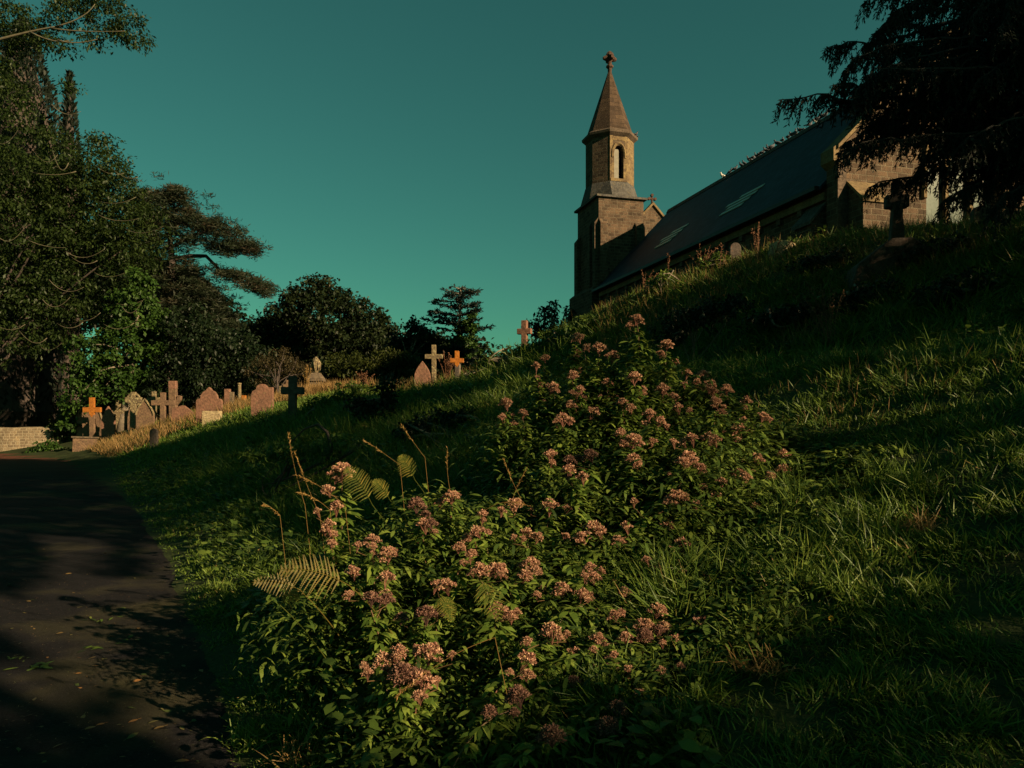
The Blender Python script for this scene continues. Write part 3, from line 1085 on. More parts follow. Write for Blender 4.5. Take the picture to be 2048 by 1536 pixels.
g_cross(185, 795, 884, 36, 'grave_brown', 'plain cross with bright orange lichen on its head, left end of the row', arm=.72, tpx=10, upper='orange_lichen', Y=34)
g_head(179, 813, 880, 50, 'round', 'grave_brown', 'broad round topped headstone right behind the orange headed cross', Y=36, rim=True)
g_head(217, 812, 876, 27, 'gothic', 'grave_red', 'pointed reddish headstone half hidden in dry grass beside the orange cross', Y=36)
g_cross(237, 801, 862, 32, 'grave_lichen', 'thin mottled cross between the pointed headstone and the ringed cross', Y=37, tpx=8, arm=.62)
# ringed cross
Yc = depth_of(268, 868, 35)
loc, h, k = place(267, 784, Yc)
mb = MB()
t_ = .30
az = h - .42
prism(mb, [(-t_ * .62, -.3), (t_ * .62, -.3), (t_ / 2, az - .2), (.44, az - .13), (.44, az + .13), (t_ * .42, az + .13), (t_ * .42, h), (-t_ * .42, h), (-t_ * .42, az + .13), (-.44, az + .13), (-.44, az - .13), (-t_ / 2, az - .2)], -.09, .09)
o = solid('ringed_cross', mb, 'grave_lichen', 'lichen covered ringed cross with round holes in the left half of the row', 'gravestone', loc)
mb = MB()
ring = [(.33 * math.cos(a), 0, az + .33 * math.sin(a)) for a in np.linspace(0, 2 * math.pi, 25)]
tube(mb, ring, .068, 8, cap=False)
mb.build('ring', M['grave_lichen'], o)
mb = MB(); box(mb, -.32, .32, -.2, .2, -.2, .22)
bb = mb.build('base_block', M['grave_pale'], o); bevel_obj(bb, .02)
g_head(291, 798, 862, 36, 'gothic', 'grave_brown', 'steep pointed headstone with pale moulded rim next to the ringed cross', Y=37, rim=True)
g_cross(309, 783, 845, 28, 'grave_lichen', 'speckled cross standing behind the pointed headstone with pale rim', Y=39, tpx=8, arm=.74)
g_cross(326, 785, 850, 46, 'grave_brown', 'wide armed plain brown cross in front of the tall square pillar', Y=35, tpx=10, arm=.68)
Yc = depth_of(347, 838, 37)
loc, h, k = place(347, 762, Yc)
mb = MB(); box(mb, -.19, .19, -.15, .15, -.3, h - .45)
prism(mb, [(.19, h * .35), (.44, h * .50), (.46, h * .60), (.30, h * .62), (.19, h * .48)], -.12, .12)
o = solid('stone_pillar', mb, 'grave_brown', 'tall square stone pillar with orange stained top above the cross row', 'gravestone', loc)
mb = MB(); box(mb, -.2, .2, -.155, .155, h - .45, h)
c = mb.build('pillar_top', M['grave_red'], o); bevel_obj(c, .02)
g_head(365, 811, 848, 44, 'peak', 'grave_red', 'low red slab with blunt peak at the foot of the tall pillar', Y=35, tilt=3)
g_head(419, 774, 845, 52, 'ogee', 'grave_red', 'large red headstone with curved shoulders, widest in the row', Y=35, th=.16)
Yc = depth_of(423, 848, 33.5)
loc, h, k = place(424, 822, Yc)
mb = MB(); box(mb, -.36, .36, -.12, .12, -.3, h)
solid('kerb_stone', mb, 'grave_pale', 'pale speckled block leaning at the foot of the large red headstone', 'gravestone', loc, 0, 0)
for px, top, wd, m, lb, rnd_ in ((455, 778, 11, 'grave_red', 'short square red topped post just right of the large red headstone', 0), (464, 784, 8, 'grave_grey', 'small grey stump of stone between the red post and the round column', 0), (479, 766, 8, 'grave_lichen', 'slender round broken column in the middle of the grave row', 1), (488, 791, 8, 'orange_lichen', 'tiny orange lichened stone right of the round column', 0)):
    loc, h, k = place(px, top, 37.5)
    mb = MB()
    if rnd_:
        tube(mb, [(0, 0, -.3), (0, 0, h - .08), (0, 0, h - .07), (0, 0, h)], [.095, .09, .115, .115], 10)
    else:
        box(mb, -wd * k / 2, wd * k / 2, -.1, .1, -.3, h)
    solid('grave_post', mb, m, lb, 'gravestone', loc)
g_head(525, 768, 828, 44, 'shoulder', 'grave_red', 'red headstone with rounded crest and one broken shoulder, right of the column', Y=35, th=.16)
loc, h, k = place(523, 809, 34.5)
mb = MB(); box(mb, -.5, .45, -.12, .12, -.3, h)
solid('kerb_stone', mb, 'grave_red', 'crumbled red base stone below the broken shouldered headstone', 'gravestone', loc, .1)
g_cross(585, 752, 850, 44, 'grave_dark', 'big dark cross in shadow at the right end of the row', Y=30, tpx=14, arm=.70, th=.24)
g_cross(575, 760, 815, 18, 'grave_brown', 'slim brown cross peeping out behind the big dark cross', Y=38, tpx=6, arm=.75)
loc, h, k = place(561, 772, 38)
mb = MB(); box(mb, -.06, .06, -.06, .06, -.3, h)
solid('grave_post', mb, 'grave_lichen', 'thin pale post just left of the big dark cross', 'gravestone', loc)
# urn monument
loc, h, k = place(632, 713, 38)
U = thing('urn_monument', 'stone pedestal carrying a draped urn above the golden grass', 'monument', loc)
mb = MB(); box(mb, -.31, .31, -.31, .31, -.4, h * .42); o = mb.build('pedestal', M['grave_grey'], U); bevel_obj(o, .015)
mb = MB()
box(mb, -.40, .40, -.40, .40, h * .42 + .002, h * .48)
V = [(-.40, -.40, h * .48 + .002), (.40, -.40, h * .48 + .002), (.40, .40, h * .48 + .002), (-.40, .40, h * .48 + .002), (-.2, -.2, h * .62), (.2, -.2, h * .62), (.2, .2, h * .62), (-.2, .2, h * .62)]
mb.add(V, Q=[(0, 3, 2, 1), (4, 5, 6, 7), (0, 1, 5, 4), (1, 2, 6, 5), (2, 3, 7, 6), (3, 0, 4, 7)])
o = mb.build('cornice', M['grave_grey'], U); bevel_obj(o, .015)
mb = MB()
tube(mb, [(0, 0, h * .62), (0, 0, h * .66), (0, 0, h * .72), (0, 0, h * .82), (0, 0, h * .90), (0, 0, h * .95), (0, 0, h)], [.13, .09, .16, .23, .20, .10, .03], 12)
for a in range(7):
    an = a * .9
    tube(mb, [(.08 * math.cos(an), .08 * math.sin(an), h * .96), (.22 * math.cos(an), .22 * math.sin(an), h * .84), (.19 * math.cos(an + .2), .19 * math.sin(an + .2), h * .68)], [.03, .045, .03], 6)
mb.build('draped_urn', M['grave_lichen'], U, smooth=True)
# corner of a box tomb, toppled
Yc = depth_of(165, 905, 31)
loc, h, k = place(165, 873, Yc)
mb = MB(); box(mb, -.38, .38, -.35, .9, -.4, h - .09)
o = solid('box_tomb', mb, 'grave_brown', 'low box tomb at the bottom left corner of the grave row beside the path', 'tomb', loc, rz=.15, tilt=2)
mb = MB(); box(mb, -.44, .44, -.42, .95, h - .088, h)
c = mb.build('tomb_lid', M['grave_grey'], o); bevel_obj(c, .015)
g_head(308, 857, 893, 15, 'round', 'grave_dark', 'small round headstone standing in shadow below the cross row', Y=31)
g_head(262, 812, 862, 12, 'gothic', 'grave_brown', 'narrow brown headstone edge showing left of the ringed cross', Y=38)
# right part of the churchyard
g_head(845, 722, 768, 32, 'gothic', 'grave_red', 'orange tinted arched headstone in tall dry grass left of the mottled cross', Y=26.6)
g_cross(868, 690, 752, 36, 'grave_lichen', 'mottled lichened cross with wide arms in front of the cedar', Y=26.8, tpx=9, arm=.72)
g_cross(914, 702, 750, 27, 'grave_dark', 'cross with bright orange head in the grass below the cedar', Y=26.5, tpx=9, arm=.70, upper='orange_lichen')
g_cross(1049, 641, 700, 29, 'grave_red', 'lone reddish cross on the skyline left of the church tower', Y=26.5, tpx=11, arm=.70, th=.2, rz=-.35)
loc, h, k = place(1207, 619, 26)
mb = MB(); prism(mb, [(-.09, -.2), (.09, -.2), (.10, h * .8), (.03, h), (-.08, h * .85)], -.06, .06)
solid('grave_stump', mb, 'orange_lichen', 'tiny orange lichened stone below the church tower', 'gravestone', loc)
loc, h, k = place(1563, 484, 19.3)
mb = MB(); prism(mb, [(-.30, -.3), (.30, -.3), (.27, h * .8), (.10, h), (-.24, h * .9)], -.2, .2)
solid('toppled_slab', mb, 'grave_pale', 'pale sunlit slab lying on the hill crest before the church wall', 'gravestone', loc, .2, 3)
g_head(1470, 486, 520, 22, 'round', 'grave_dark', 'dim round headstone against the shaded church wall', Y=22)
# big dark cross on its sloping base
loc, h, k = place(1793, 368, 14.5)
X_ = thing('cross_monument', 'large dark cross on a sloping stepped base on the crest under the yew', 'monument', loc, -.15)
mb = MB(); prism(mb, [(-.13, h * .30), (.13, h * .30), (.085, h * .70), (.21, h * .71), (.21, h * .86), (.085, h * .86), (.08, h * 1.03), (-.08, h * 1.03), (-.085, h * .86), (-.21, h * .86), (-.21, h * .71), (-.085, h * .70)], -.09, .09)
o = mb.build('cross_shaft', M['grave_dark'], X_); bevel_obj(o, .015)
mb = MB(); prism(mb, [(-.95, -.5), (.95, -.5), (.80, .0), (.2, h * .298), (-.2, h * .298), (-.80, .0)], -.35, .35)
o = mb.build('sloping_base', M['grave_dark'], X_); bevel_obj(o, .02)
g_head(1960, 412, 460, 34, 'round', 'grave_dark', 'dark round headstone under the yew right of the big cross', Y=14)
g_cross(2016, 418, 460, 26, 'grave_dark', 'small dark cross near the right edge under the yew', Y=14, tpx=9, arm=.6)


# ------------------------------------------------------------------ boundary wall
def stone_wall():
    pts = [(-45, 42.2), (-34, 43.4), (-29.5, 43.7), (-27.2, 44.2), (-26.0, 45.2)]
    mb = MB()
    e_ = []
    for (ax, ay), (bx, by) in zip(pts[:-1], pts[1:]):
        n = max(2, int(math.hypot(bx - ax, by - ay) / .25))
        for k in range(n): e_.append((ax + (bx - ax) * k / n, ay + (by - ay) * k / n))
    e_ = np.array(e_ + [pts[-1]])
    tg = norm(np.gradient(e_, axis=0)); nr = np.stack([tg[:, 1], -tg[:, 0]], -1)
    V = []; n = len(e_)
    for i in range(n):
        h = 1.42 + .06 * vnoise(i * .3, 0, 2) - (.35 * max(0, (i - n + 9)) / 9)
        for (o_, z) in ((.26, -.3), (.24, h * .5), (.23, h - .14), (.15, h - .03), (0, h + .02), (-.15, h - .03), (-.23, h - .14), (-.26, -.3)):
            j = .035 * (random.random() - .5)
            V.append((*(e_[i] + nr[i] * (o_ + j)), z))
    Q = [(i * 8 + k, i * 8 + k + 1, (i + 1) * 8 + k + 1, (i + 1) * 8 + k) for i in range(n - 1) for k in range(7)]
    mb.add(V, Q=Q, N=[list(range((n - 1) * 8, n * 8))])
    o = mb.build('stone_wall', M['drystone'], uv=False, fixn=True)
    uvl = o.data.uv_layers.new(name='UVMap')
    for p in o.data.polygons:
        for li in p.loop_indices:
            vi = o.data.loops[li].vertex_index
            i, k = divmod(vi, 8)
            uvl.data[li].uv = (i * .25, [-.3, .7, 1.3, 1.42, 1.6, 1.8, 1.9, 3.3][k])
    tag(o, 'low mortared stone wall with rounded top at the far end of the path', 'wall')


stone_wall()


# ------------------------------------------------------------------ trees
def leafcloud(mb, C, size, rng, droop=.2, prof=LEAF3, asp=.5, R=None, up=.5, out=None):
    n = len(C)
    d = randdir(n, rng)
    if out is not None: d = norm(d + out)
    d[:, 2] -= .15
    nr = randdir(n, rng); nr[:, 2] = np.abs(nr[:, 2]) + up
    side = np.cross(norm(d), norm(nr))
    L = size * rng.uniform(.7, 1.3, n)
    if R is None: R = rng.random(n)
    blades(mb, C, d, L, L * asp, droop, prof, R, side=side)


def lobes_crown(mb, lobes, per_m2, clump_r, leaves, size, rng, **kw):
    """lobes: (centre, radii); clumps of leaves through the outer part of every lobe"""
    tips = []
    for c, r in lobes:
        c = np.array(tuple(c)); r = np.array(r if hasattr(r, '__len__') else (r,) * 3, float)
        area = 4 * math.pi * ((r[0] * r[1]) ** 1.6 / 3 + (r[0] * r[2]) ** 1.6 / 3 + (r[1] * r[2]) ** 1.6 / 3) ** (1 / 1.6)
        n = max(3, int(area * per_m2))
        d = randdir(n, rng)
        q = rng.uniform(.35, 1.0, n) ** .55
        cc = c + d * r * q[:, None] * rng.uniform(.85, 1.10, (n, 1))
        cl = clump_r * rng.uniform(.6, 1.35, n)
        tone = rng.uniform(0, 1, n)
        m = leaves
        pp = norm(rng.normal(size=(n, m, 3))) * (rng.random((n, m, 1)) ** .4) * np.array([1, 1, .62])
        C = (cc[:, None] + pp * cl[:, None, None]).reshape(-1, 3)
        out = (pp / np.array([1, 1, .62])).reshape(-1, 3) * .8
        R = np.clip(np.repeat(tone, m) * .55 + rng.random(n * m) * .45, 0, 1)
        leafcloud(mb, C, size, rng, R=R, out=out, **kw)
        tips.append(cc)
    return np.concatenate(tips)


def limbs(mb, root, top, tips, rng, r0, n=14, rt=.03, maxlen=0):
    root = np.array(tuple(root)); top = np.array(tuple(top))
    sway = rng.normal(size=3) * .4
    ts = np.linspace(0, 1, 8)[:, None]
    P_ = root + (top - root) * ts + np.sin(ts * 3.1) * sway * [1, 1, 0]
    tube(mb, P_, np.linspace(r0, r0 * .3, 8), 8)
    idx = rng.choice(len(tips), min(n, len(tips)), replace=False)
    for i in idx:
        tp = tips[i]
        if maxlen and tp[2] > maxlen: continue
        k = rng.uniform(.25, .8)
        st = root + (top - root) * k + math.sin(k * 3.1) * sway * [1, 1, 0]
        mid = (st + tp) / 2 + np.array([0, 0, .12 * np.linalg.norm(tp - st)]) + rng.normal(size=3) * .3
        tube(mb, bez(st, mid, tp, 6), np.linspace(r0 * .3, rt, 6), 5)


def tree(name, label, cat, lobes_px, Y, lm, per_m2=1.6, clump=.75, leaves=40, size=.22, r0=.3, base_px=None, seed=1, nl=14, group=None, bark='bark', limb_top=0, zb=None, **kw):
    """lobes_px: (px, py, rx px, ry px[, depth offset])"""
    rng = np.random.default_rng(seed)
    k = Y / F
    lobes = []
    for l in lobes_px:
        off = l[4] if len(l) > 4 else 0
        c = P(l[0], l[1], Y + off)
        rx, rz_ = l[2] * k, l[3] * k
        lobes.append((c, (rx, min(max(rx, rz_ * .7), 2.6), rz_)))
    bx = base_px if base_px is not None else lobes_px[0][0]
    x = (bx - 1024) / F * Y
    zb = tz(x, Y) - .3 if zb is None else zb
    root = thing(name, label, cat, (x, Y, zb), 0, group)
    mb = MB()
    tips = lobes_crown(mb, lobes, per_m2, clump, leaves, size, rng, **kw)
    mb.build('crown', M[lm], root, off=(x, Y, zb))
    mb = MB()
    tp = lobes[0][0]
    limbs(mb, (x, Y, zb), (tp.x, tp.y, tp.z), tips, rng, r0, nl, maxlen=limb_top)
    mb.build('trunk', M[bark], root, off=(x, Y, zb), smooth=True)
    return root


def twigs(root, specs, Y, m, rng, off):
    """bare arching branches: lists of pixel points"""
    mb = MB()
    for pts, r in specs:
        dy = rng.uniform(-1.2, .2)
        pp = [P(a, b, Y + dy) for a, b in pts]
        tube(mb, np.array(bez(pp[0], pp[1], pp[2], 8)), np.linspace(r, r * .35, 8), 5)
    return mb.build('bare_branches', M[m], root, off=off, smooth=True)


# ash on the left, with drooping bare twigs
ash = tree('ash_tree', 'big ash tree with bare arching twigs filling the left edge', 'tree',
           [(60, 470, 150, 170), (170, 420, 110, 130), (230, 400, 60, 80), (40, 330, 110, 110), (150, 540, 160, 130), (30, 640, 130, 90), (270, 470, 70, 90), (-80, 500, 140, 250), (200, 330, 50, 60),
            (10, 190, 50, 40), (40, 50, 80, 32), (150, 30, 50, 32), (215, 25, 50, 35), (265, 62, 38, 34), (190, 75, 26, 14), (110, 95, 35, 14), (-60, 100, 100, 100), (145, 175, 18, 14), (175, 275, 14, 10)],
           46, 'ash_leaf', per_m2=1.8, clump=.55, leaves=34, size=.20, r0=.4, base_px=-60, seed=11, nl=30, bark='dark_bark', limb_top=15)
rng = np.random.default_rng(5)
specs = []
for k in range(30):
    a = rng.uniform(-20, 290); b = rng.uniform(210, 700)
    if a > 130 and b < 300: continue
    L = rng.uniform(30, 95)
    dr = rng.choice([-1, 1]) * 1.0
    specs.append((((a, b), (a + dr * L * .45, b + rng.uniform(10, 40)), (a + dr * L, b + rng.uniform(-25, 15))), rng.uniform(.012, .028)))
for pts, r in ((((-60, 95), (60, 60), (120, 52)), .10), (((110, 53), (170, 40), (190, 8)), .05), (((115, 80), (150, 92), (195, 78)), .05), (((100, 56), (160, 66), (250, 62)), .045), (((60, 64), (110, 90), (140, 80)), .05)):
    specs.append((pts, r))
bb = twigs(ash, specs, 43.2, 'twig', rng, tuple(ash.location))

# cypresses behind it
def cypress(px, top, base, wpx, Y, label, seed, blunt=.3):
    rng = np.random.default_rng(seed)
    x = (px - 1024) / F * Y
    zt = EYE + (HZ - top) / F * Y
    z0 = 0
    h = zt - z0
    k = Y / F
    r = wpx / 2 * k
    root = thing('cypress', label, 'tree', (x, Y, 0))
    n = int(17 * h * r * 6)
    t = rng.random(n) ** .8
    a = rng.random(n) * 6.283
    rr = r * np.minimum(1, ((1 - t) / blunt) ** .75) * (1 + .14 * np.sin(a * 5 + t * 9) + .12 * (vnoise(a * 3, t * 40, 3) - .5))
    q = rng.uniform(.78, 1.0, n)
    C = np.stack([x + rr * q * np.cos(a), Y + rr * q * np.sin(a), z0 + t * h], -1)
    d = np.stack([np.cos(a) * .5, np.sin(a) * .5, np.ones(n)], -1) + rng.normal(size=(n, 3)) * .3
    mb = MB()
    blades(mb, C, d, .42, .16, .1, LEAF3, np.clip(rng.random(n) * .6 + .4 * vnoise(a * 4, t * 30, 8), 0, 1))
    mb.build('crown', M['cypress'], root, off=(x, Y, 0))
    mb = MB()
    m_ = 12
    tube(mb, [(x, Y, z0 + h * i / m_ * .97) for i in range(m_ + 1)], [max(.12, r * .72 * min(1, ((1 - i / m_) / blunt) ** .75)) if i > 0 else .4 for i in range(m_ + 1)], 12)
    mb.build('trunk', M['dark_bark'], root, off=(x, Y, 0))
    return root


cypress(45, 40, 800, 190, 56, 'broad dark cypress rising behind the ash at the left edge', 21, .35)
cypress(139, 148, 800, 56, 53, 'narrow pointed cypress beside the broad one', 22, .45)

# ivy clad tree
ivy = tree('ivy_clad_tree', 'tree smothered in bright green ivy behind the left graves', 'tree',
           [(275, 620, 45, 60), (278, 555, 16, 30), (300, 680, 45, 45), (240, 690, 50, 50), (180, 720, 50, 60), (165, 790, 45, 50), (240, 770, 60, 40), (300, 740, 40, 50), (320, 650, 25, 30), (150, 850, 25, 45), (290, 580, 22, 30)],
           43.9, 'ivy_leaf', per_m2=2.4, clump=.42, leaves=42, size=.17, asp=.85, r0=.3, base_px=240, seed=31)
# scots pine
def pine(px, Y, label, clumps, bough, seed=41):
    rng = np.random.default_rng(seed)
    x = (px - 1024) / F * Y
    root = thing('pine_tree', label, 'tree', (x, Y, 0))
    mb = MB()
    for (cx_, cy_, rx, ry, n) in clumps:
        for _ in range(n):
            dx, dz = rng.normal(size=2) * .5
            c = np.array(tuple(P(cx_ + dx * rx, cy_ + dz * ry, Y + rng.normal() * 1.2)))
            m_ = 44
            d = randdir(m_, rng); d[:, 2] = np.abs(d[:, 2]) * .9 - .15
            blades(mb, c + rng.normal(size=(m_, 3)) * np.array([.24, .24, .08]), d, rng.uniform(.26, .42, m_), .055, .1, LEAF3, np.clip(rng.uniform(0, .75) + rng.random(m_) * .3, 0, 1))
    mb.build('crown', M['pine'], root, off=(x, Y, 0))
    mb = MB()
    tube(mb, [(x, Y, -.3), (x + .3, Y, 5), (x + .6, Y, 10), (x + .3, Y, 15)], [.45, .38, .28, .12], 8)
    for pts, r in bough:
        pp = [P(a, b, Y) for a, b in pts]
        pp = np.array([tuple(q) for q in pp])
        t = np.linspace(0, len(pp) - 1, (len(pp) - 1) * 4 + 1)
        q = np.stack([np.interp(t, range(len(pp)), pp[:, i]) for i in range(3)], -1)
        tube(mb, q, np.linspace(r, r * .3, len(q)), 6)
    mb.build('trunk', M['dark_bark'], root, off=(x, Y, 0), smooth=True)
    return root


pine(330, 50, 'spreading pine with a long sunlit bough reaching out to the right', [
    (300, 400, 45, 30, 60), (340, 400, 40, 25, 55), (370, 430, 45, 22, 55), (415, 450, 40, 20, 45), (450, 465, 40, 16, 36), (485, 492, 36, 15, 40), (505, 500, 16, 14, 16), (460, 502, 40, 12, 24), (320, 460, 55, 40, 100), (380, 480, 30, 22, 30),
    (330, 540, 45, 45, 80), (380, 548, 35, 22, 50), (400, 590, 40, 35, 80), (430, 615, 30, 30, 50), (455, 640, 18, 20, 24), (350, 610, 50, 40, 90), (280, 470, 40, 70, 80),
    (470, 555, 36, 11, 34), (505, 570, 26, 14, 34), (530, 582, 20, 12, 24), (445, 545, 18, 9, 12), (430, 490, 20, 10, 10), (350, 380, 20, 12, 14)],
    [(((340, 520), (380, 512), (412, 512), (440, 540), (480, 552), (530, 585)), .16), (((330, 500), (390, 470), (440, 455), (510, 500)), .12), (((350, 560), (400, 600), (450, 640)), .10), (((320, 450), (330, 410), (370, 395)), .12)])

# dark evergreen bank behind the graves
tree('holly_bush', 'dark dense evergreen behind the middle of the grave row', 'bush', [(400, 720, 70, 80), (460, 700, 60, 50), (350, 760, 60, 60), (440, 780, 80, 50), (500, 760, 50, 50), (380, 650, 50, 40), (500, 715, 40, 30)], 44, 'dark_leaf', per_m2=2.4, clump=.5, leaves=44, size=.2, r0=.2, seed=51, nl=8)
tree('brown_shrub', 'brownish twiggy shrub between the dark evergreen and the urn monument', 'bush', [(560, 728, 45, 32), (530, 745, 35, 30), (605, 745, 35, 28)], 41, 'brown_leaf', per_m2=3.0, clump=.34, leaves=40, size=.12, asp=.35, r0=.08, seed=52, nl=12, bark='dark_bark')
# round tree
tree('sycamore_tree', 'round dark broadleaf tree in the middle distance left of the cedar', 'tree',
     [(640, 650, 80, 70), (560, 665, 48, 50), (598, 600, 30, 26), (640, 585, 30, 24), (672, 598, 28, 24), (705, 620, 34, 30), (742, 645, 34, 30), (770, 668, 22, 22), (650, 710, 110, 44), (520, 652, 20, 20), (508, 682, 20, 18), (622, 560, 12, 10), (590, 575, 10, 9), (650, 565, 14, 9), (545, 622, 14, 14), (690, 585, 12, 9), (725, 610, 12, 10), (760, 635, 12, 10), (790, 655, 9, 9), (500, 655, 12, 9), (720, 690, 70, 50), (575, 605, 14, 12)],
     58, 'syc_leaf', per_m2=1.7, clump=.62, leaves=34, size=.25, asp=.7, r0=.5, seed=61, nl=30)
tree('hazel_tree', 'small tree with knobbly crown between the round tree and the cedar', 'tree', [(835, 670, 25, 22), (830, 650, 15, 12), (858, 680, 20, 20), (820, 700, 30, 30), (860, 705, 25, 25), (800, 690, 25, 25)], 50, 'syc_leaf', per_m2=2.2, clump=.5, leaves=40, size=.22, asp=.7, r0=.2, seed=62)
tree('cypress_hedge', 'yellow green conifer foliage below the small knobbly tree', 'hedge', [(790, 725, 45, 28), (745, 735, 40, 25), (820, 735, 30, 22), (700, 730, 50, 30)], 44, 'lime_leaf', per_m2=3, clump=.4, leaves=40, size=.2, asp=.4, r0=.12, seed=63, nl=6)
# cedar
def cedar():
    Y = 50
    rng = np.random.default_rng(71)
    x = (918 - 1024) / F * Y
    z0 = tz(x, Y) - .3
    root = thing('cedar_tree', 'thin cedar with flat tiered branches against the sky', 'tree', (x, Y, z0))
    zt = EYE + (HZ - 575) / F * Y
    tm, cm = MB(), MB()
    tube(tm, [(x - .2, Y, z0), (x, Y, (z0 + zt) / 2), (x + .1, Y, zt)], [.28, .16, .05], 7)
    tiers = [(576, 22, 5), (584, 38, 7), (597, 50, 6), (611, 56, 6), (626, 60, 6), (642, 66, 6), (659, 64, 5), (676, 44, 5), (694, 70, 8), (704, 66, 7), (712, 80, 8)]
    for ty, wd, nb in tiers:
        for j in range(nb):
            a = rng.uniform(0, 6.283)
            L = wd * Y / F * rng.uniform(.6, 1.1)
            s0 = np.array([x, Y, EYE + (HZ - ty) / F * Y - L * .12])
            rise = rng.uniform(.10, .28) if ty < 660 else rng.uniform(-.1, .15)
            e_ = s0 + np.array([math.cos(a) * L, math.sin(a) * L, rise * L])
            B = bez(s0, (s0 + e_) / 2 + [0, 0, -.05 * L], e_, 7)
            tube(tm, B, np.linspace(.055, .015, 7), 4)
            n = int(52 * L)
            t = rng.uniform(.25, 1.0, n)
            q = np.stack([np.interp(t, np.linspace(0, 1, 7), B[:, i]) for i in range(3)], -1)
            sp_ = .38 * (1 - .5 * t)[:, None]
            q = q + rng.normal(size=(n, 3)) * sp_ * [.7, .7, .06]
            d = np.array([math.cos(a), math.sin(a), .25]) + rng.normal(size=(n, 3)) * .5
            blades(cm, q, d, rng.uniform(.18, .34, n), .09, .1, LEAF3, rng.random(n))
    cm.build('crown', M['cedar'], root, off=(x, Y, z0))
    tm.build('trunk', M['bark'], root, off=(x, Y, z0), smooth=True)
    im = MB()
    lobes_crown(im, [(P(935, 668, Y - .5), (.7, .7, 1.2)), (P(940, 645, Y - .5), (.35, .35, .7)), (P(928, 695, Y - .5), (1.2, .9, .8))], 4, .3, 40, .17, rng, asp=.8)
    im.build('climbing_ivy', M['ivy_leaf'], root, off=(x, Y, z0))


cedar()
tree('laurel_bush', 'small dark bush against the sky at the foot of the tower', 'bush', [(1098, 632, 20, 22), (1075, 650, 16, 14), (1105, 612, 10, 12), (1120, 655, 18, 18), (1095, 665, 30, 18)], 31, 'dark_leaf', per_m2=5, clump=.22, leaves=26, size=.15, asp=.6, r0=.06, seed=72, nl=10)
tree('laurel_bush', 'scrap of dark foliage hugging the left foot of the tower', 'bush', [(1140, 620, 10, 14), (1135, 650, 14, 20)], 36, 'dark_leaf', per_m2=6, clump=.2, leaves=26, size=.15, asp=.6, r0=.05, seed=73, nl=6)
tree('bramble_bush', 'dark round bramble in the shade right of the big dark cross', 'bush', [(765, 800, 32, 36), (745, 830, 40, 30), (775, 765, 18, 20), (720, 815, 22, 26)], 17, 'dark_leaf', per_m2=14, clump=.15, leaves=30, size=.085, asp=.6, r0=.03, seed=74, nl=12)
tree('bramble_bush', 'low dark bramble mound on the shaded bank behind the seed heads', 'bush', [(880, 850, 50, 28), (930, 840, 40, 24), (830, 868, 40, 20)], 12.5, 'dark_leaf', per_m2=22, clump=.12, leaves=26, size=.07, asp=.6, r0=.02, seed=77, nl=8)
tree('bramble_bush', 'dark scrub clinging to the shaded slope right of the tallest flowers', 'bush', [(1390, 640, 60, 24), (1450, 610, 50, 22), (1340, 665, 40, 20)], 13, 'dark_leaf', per_m2=18, clump=.13, leaves=26, size=.07, asp=.6, r0=.02, seed=78, nl=8)
for q_, (px_, py_, lb_) in enumerate(((1580, 650, 'dark bramble on the shaded slope above the lit grass ledge'), (1760, 610, 'dark bramble in the middle of the shaded slope below the big cross'), (1930, 600, 'dark bramble near the right edge of the shaded slope'), (1660, 540, 'dark bramble high on the shaded slope below the side buttress'), (1880, 520, 'dark bramble close under the crest right of the big cross'))):
    Yq = (hitY(px_, py_) or 13) + .2
    k_ = 12.0 / Yq
    tree('bramble_bush', lb_, 'bush', [(px_, py_ - 20 * k_, 70 * k_, 34 * k_), (px_ + 60 * k_, py_ - 14 * k_, 50 * k_, 28 * k_), (px_ - 60 * k_, py_ - 8, 50 * k_, 24 * k_)], Yq, 'dark_leaf', per_m2=16, clump=.14, leaves=26, size=.07, asp=.6, r0=.02, seed=170 + q_, nl=8)
for q_, (px_, py_, lb_, rx_) in enumerate(((975, 757, 'low scrub on the skyline below the orange headed cross', 34), (1035, 728, 'rounded scrub on the skyline left of the lone reddish cross', 36), (1105, 700, 'leafy scrub on the skyline between the lone cross and the tower', 40), (1175, 668, 'scrub at the foot of the tower above the flower clump', 36), (1330, 585, 'scrub on the crest in front of the church eaves', 34), (1430, 545, 'low scrub on the crest left of the tall dead stalks', 32), (700, 800, 'weedy scrub beside the dark bramble near the grave row', 34), (640, 835, 'low weeds in front of the big dark cross', 34))):
    Yq = (hitY(px_, py_) or 22) + .3
    tree('scrub_bush', lb_, 'bush', [(px_, py_ - 20, rx_, 19), (px_ + rx_ * .7, py_ - 14, rx_ * .7, 13), (px_ - rx_ * .8, py_ - 5, rx_ * .6, 12), (px_ + rx_ * .2, py_ - 30, rx_ * .35, 9)], Yq, 'undergrowth', per_m2=10, clump=.16, leaves=26, size=.10, asp=.5, r0=.02, seed=270 + q_, nl=6)
tree('nettle_patch', 'rough patch of tall dim weeds between the path and the flowering bush', 'weeds', [(600, 905, 60, 22), (520, 915, 50, 18), (680, 890, 50, 22)], 11, 'undergrowth', per_m2=22, clump=.12, leaves=24, size=.06, asp=.5, r0=.01, seed=79, nl=6, bark='dark_bark')
tree('garden_shrub', 'small leafy shrub at the right end of the stone wall', 'bush', [(92, 893, 22, 12), (110, 900, 22, 10), (75, 902, 16, 8)], 41.5, 'ivy_leaf', per_m2=6, clump=.25, leaves=30, size=.14, asp=.7, r0=.05, seed=75, nl=6, zb=0)
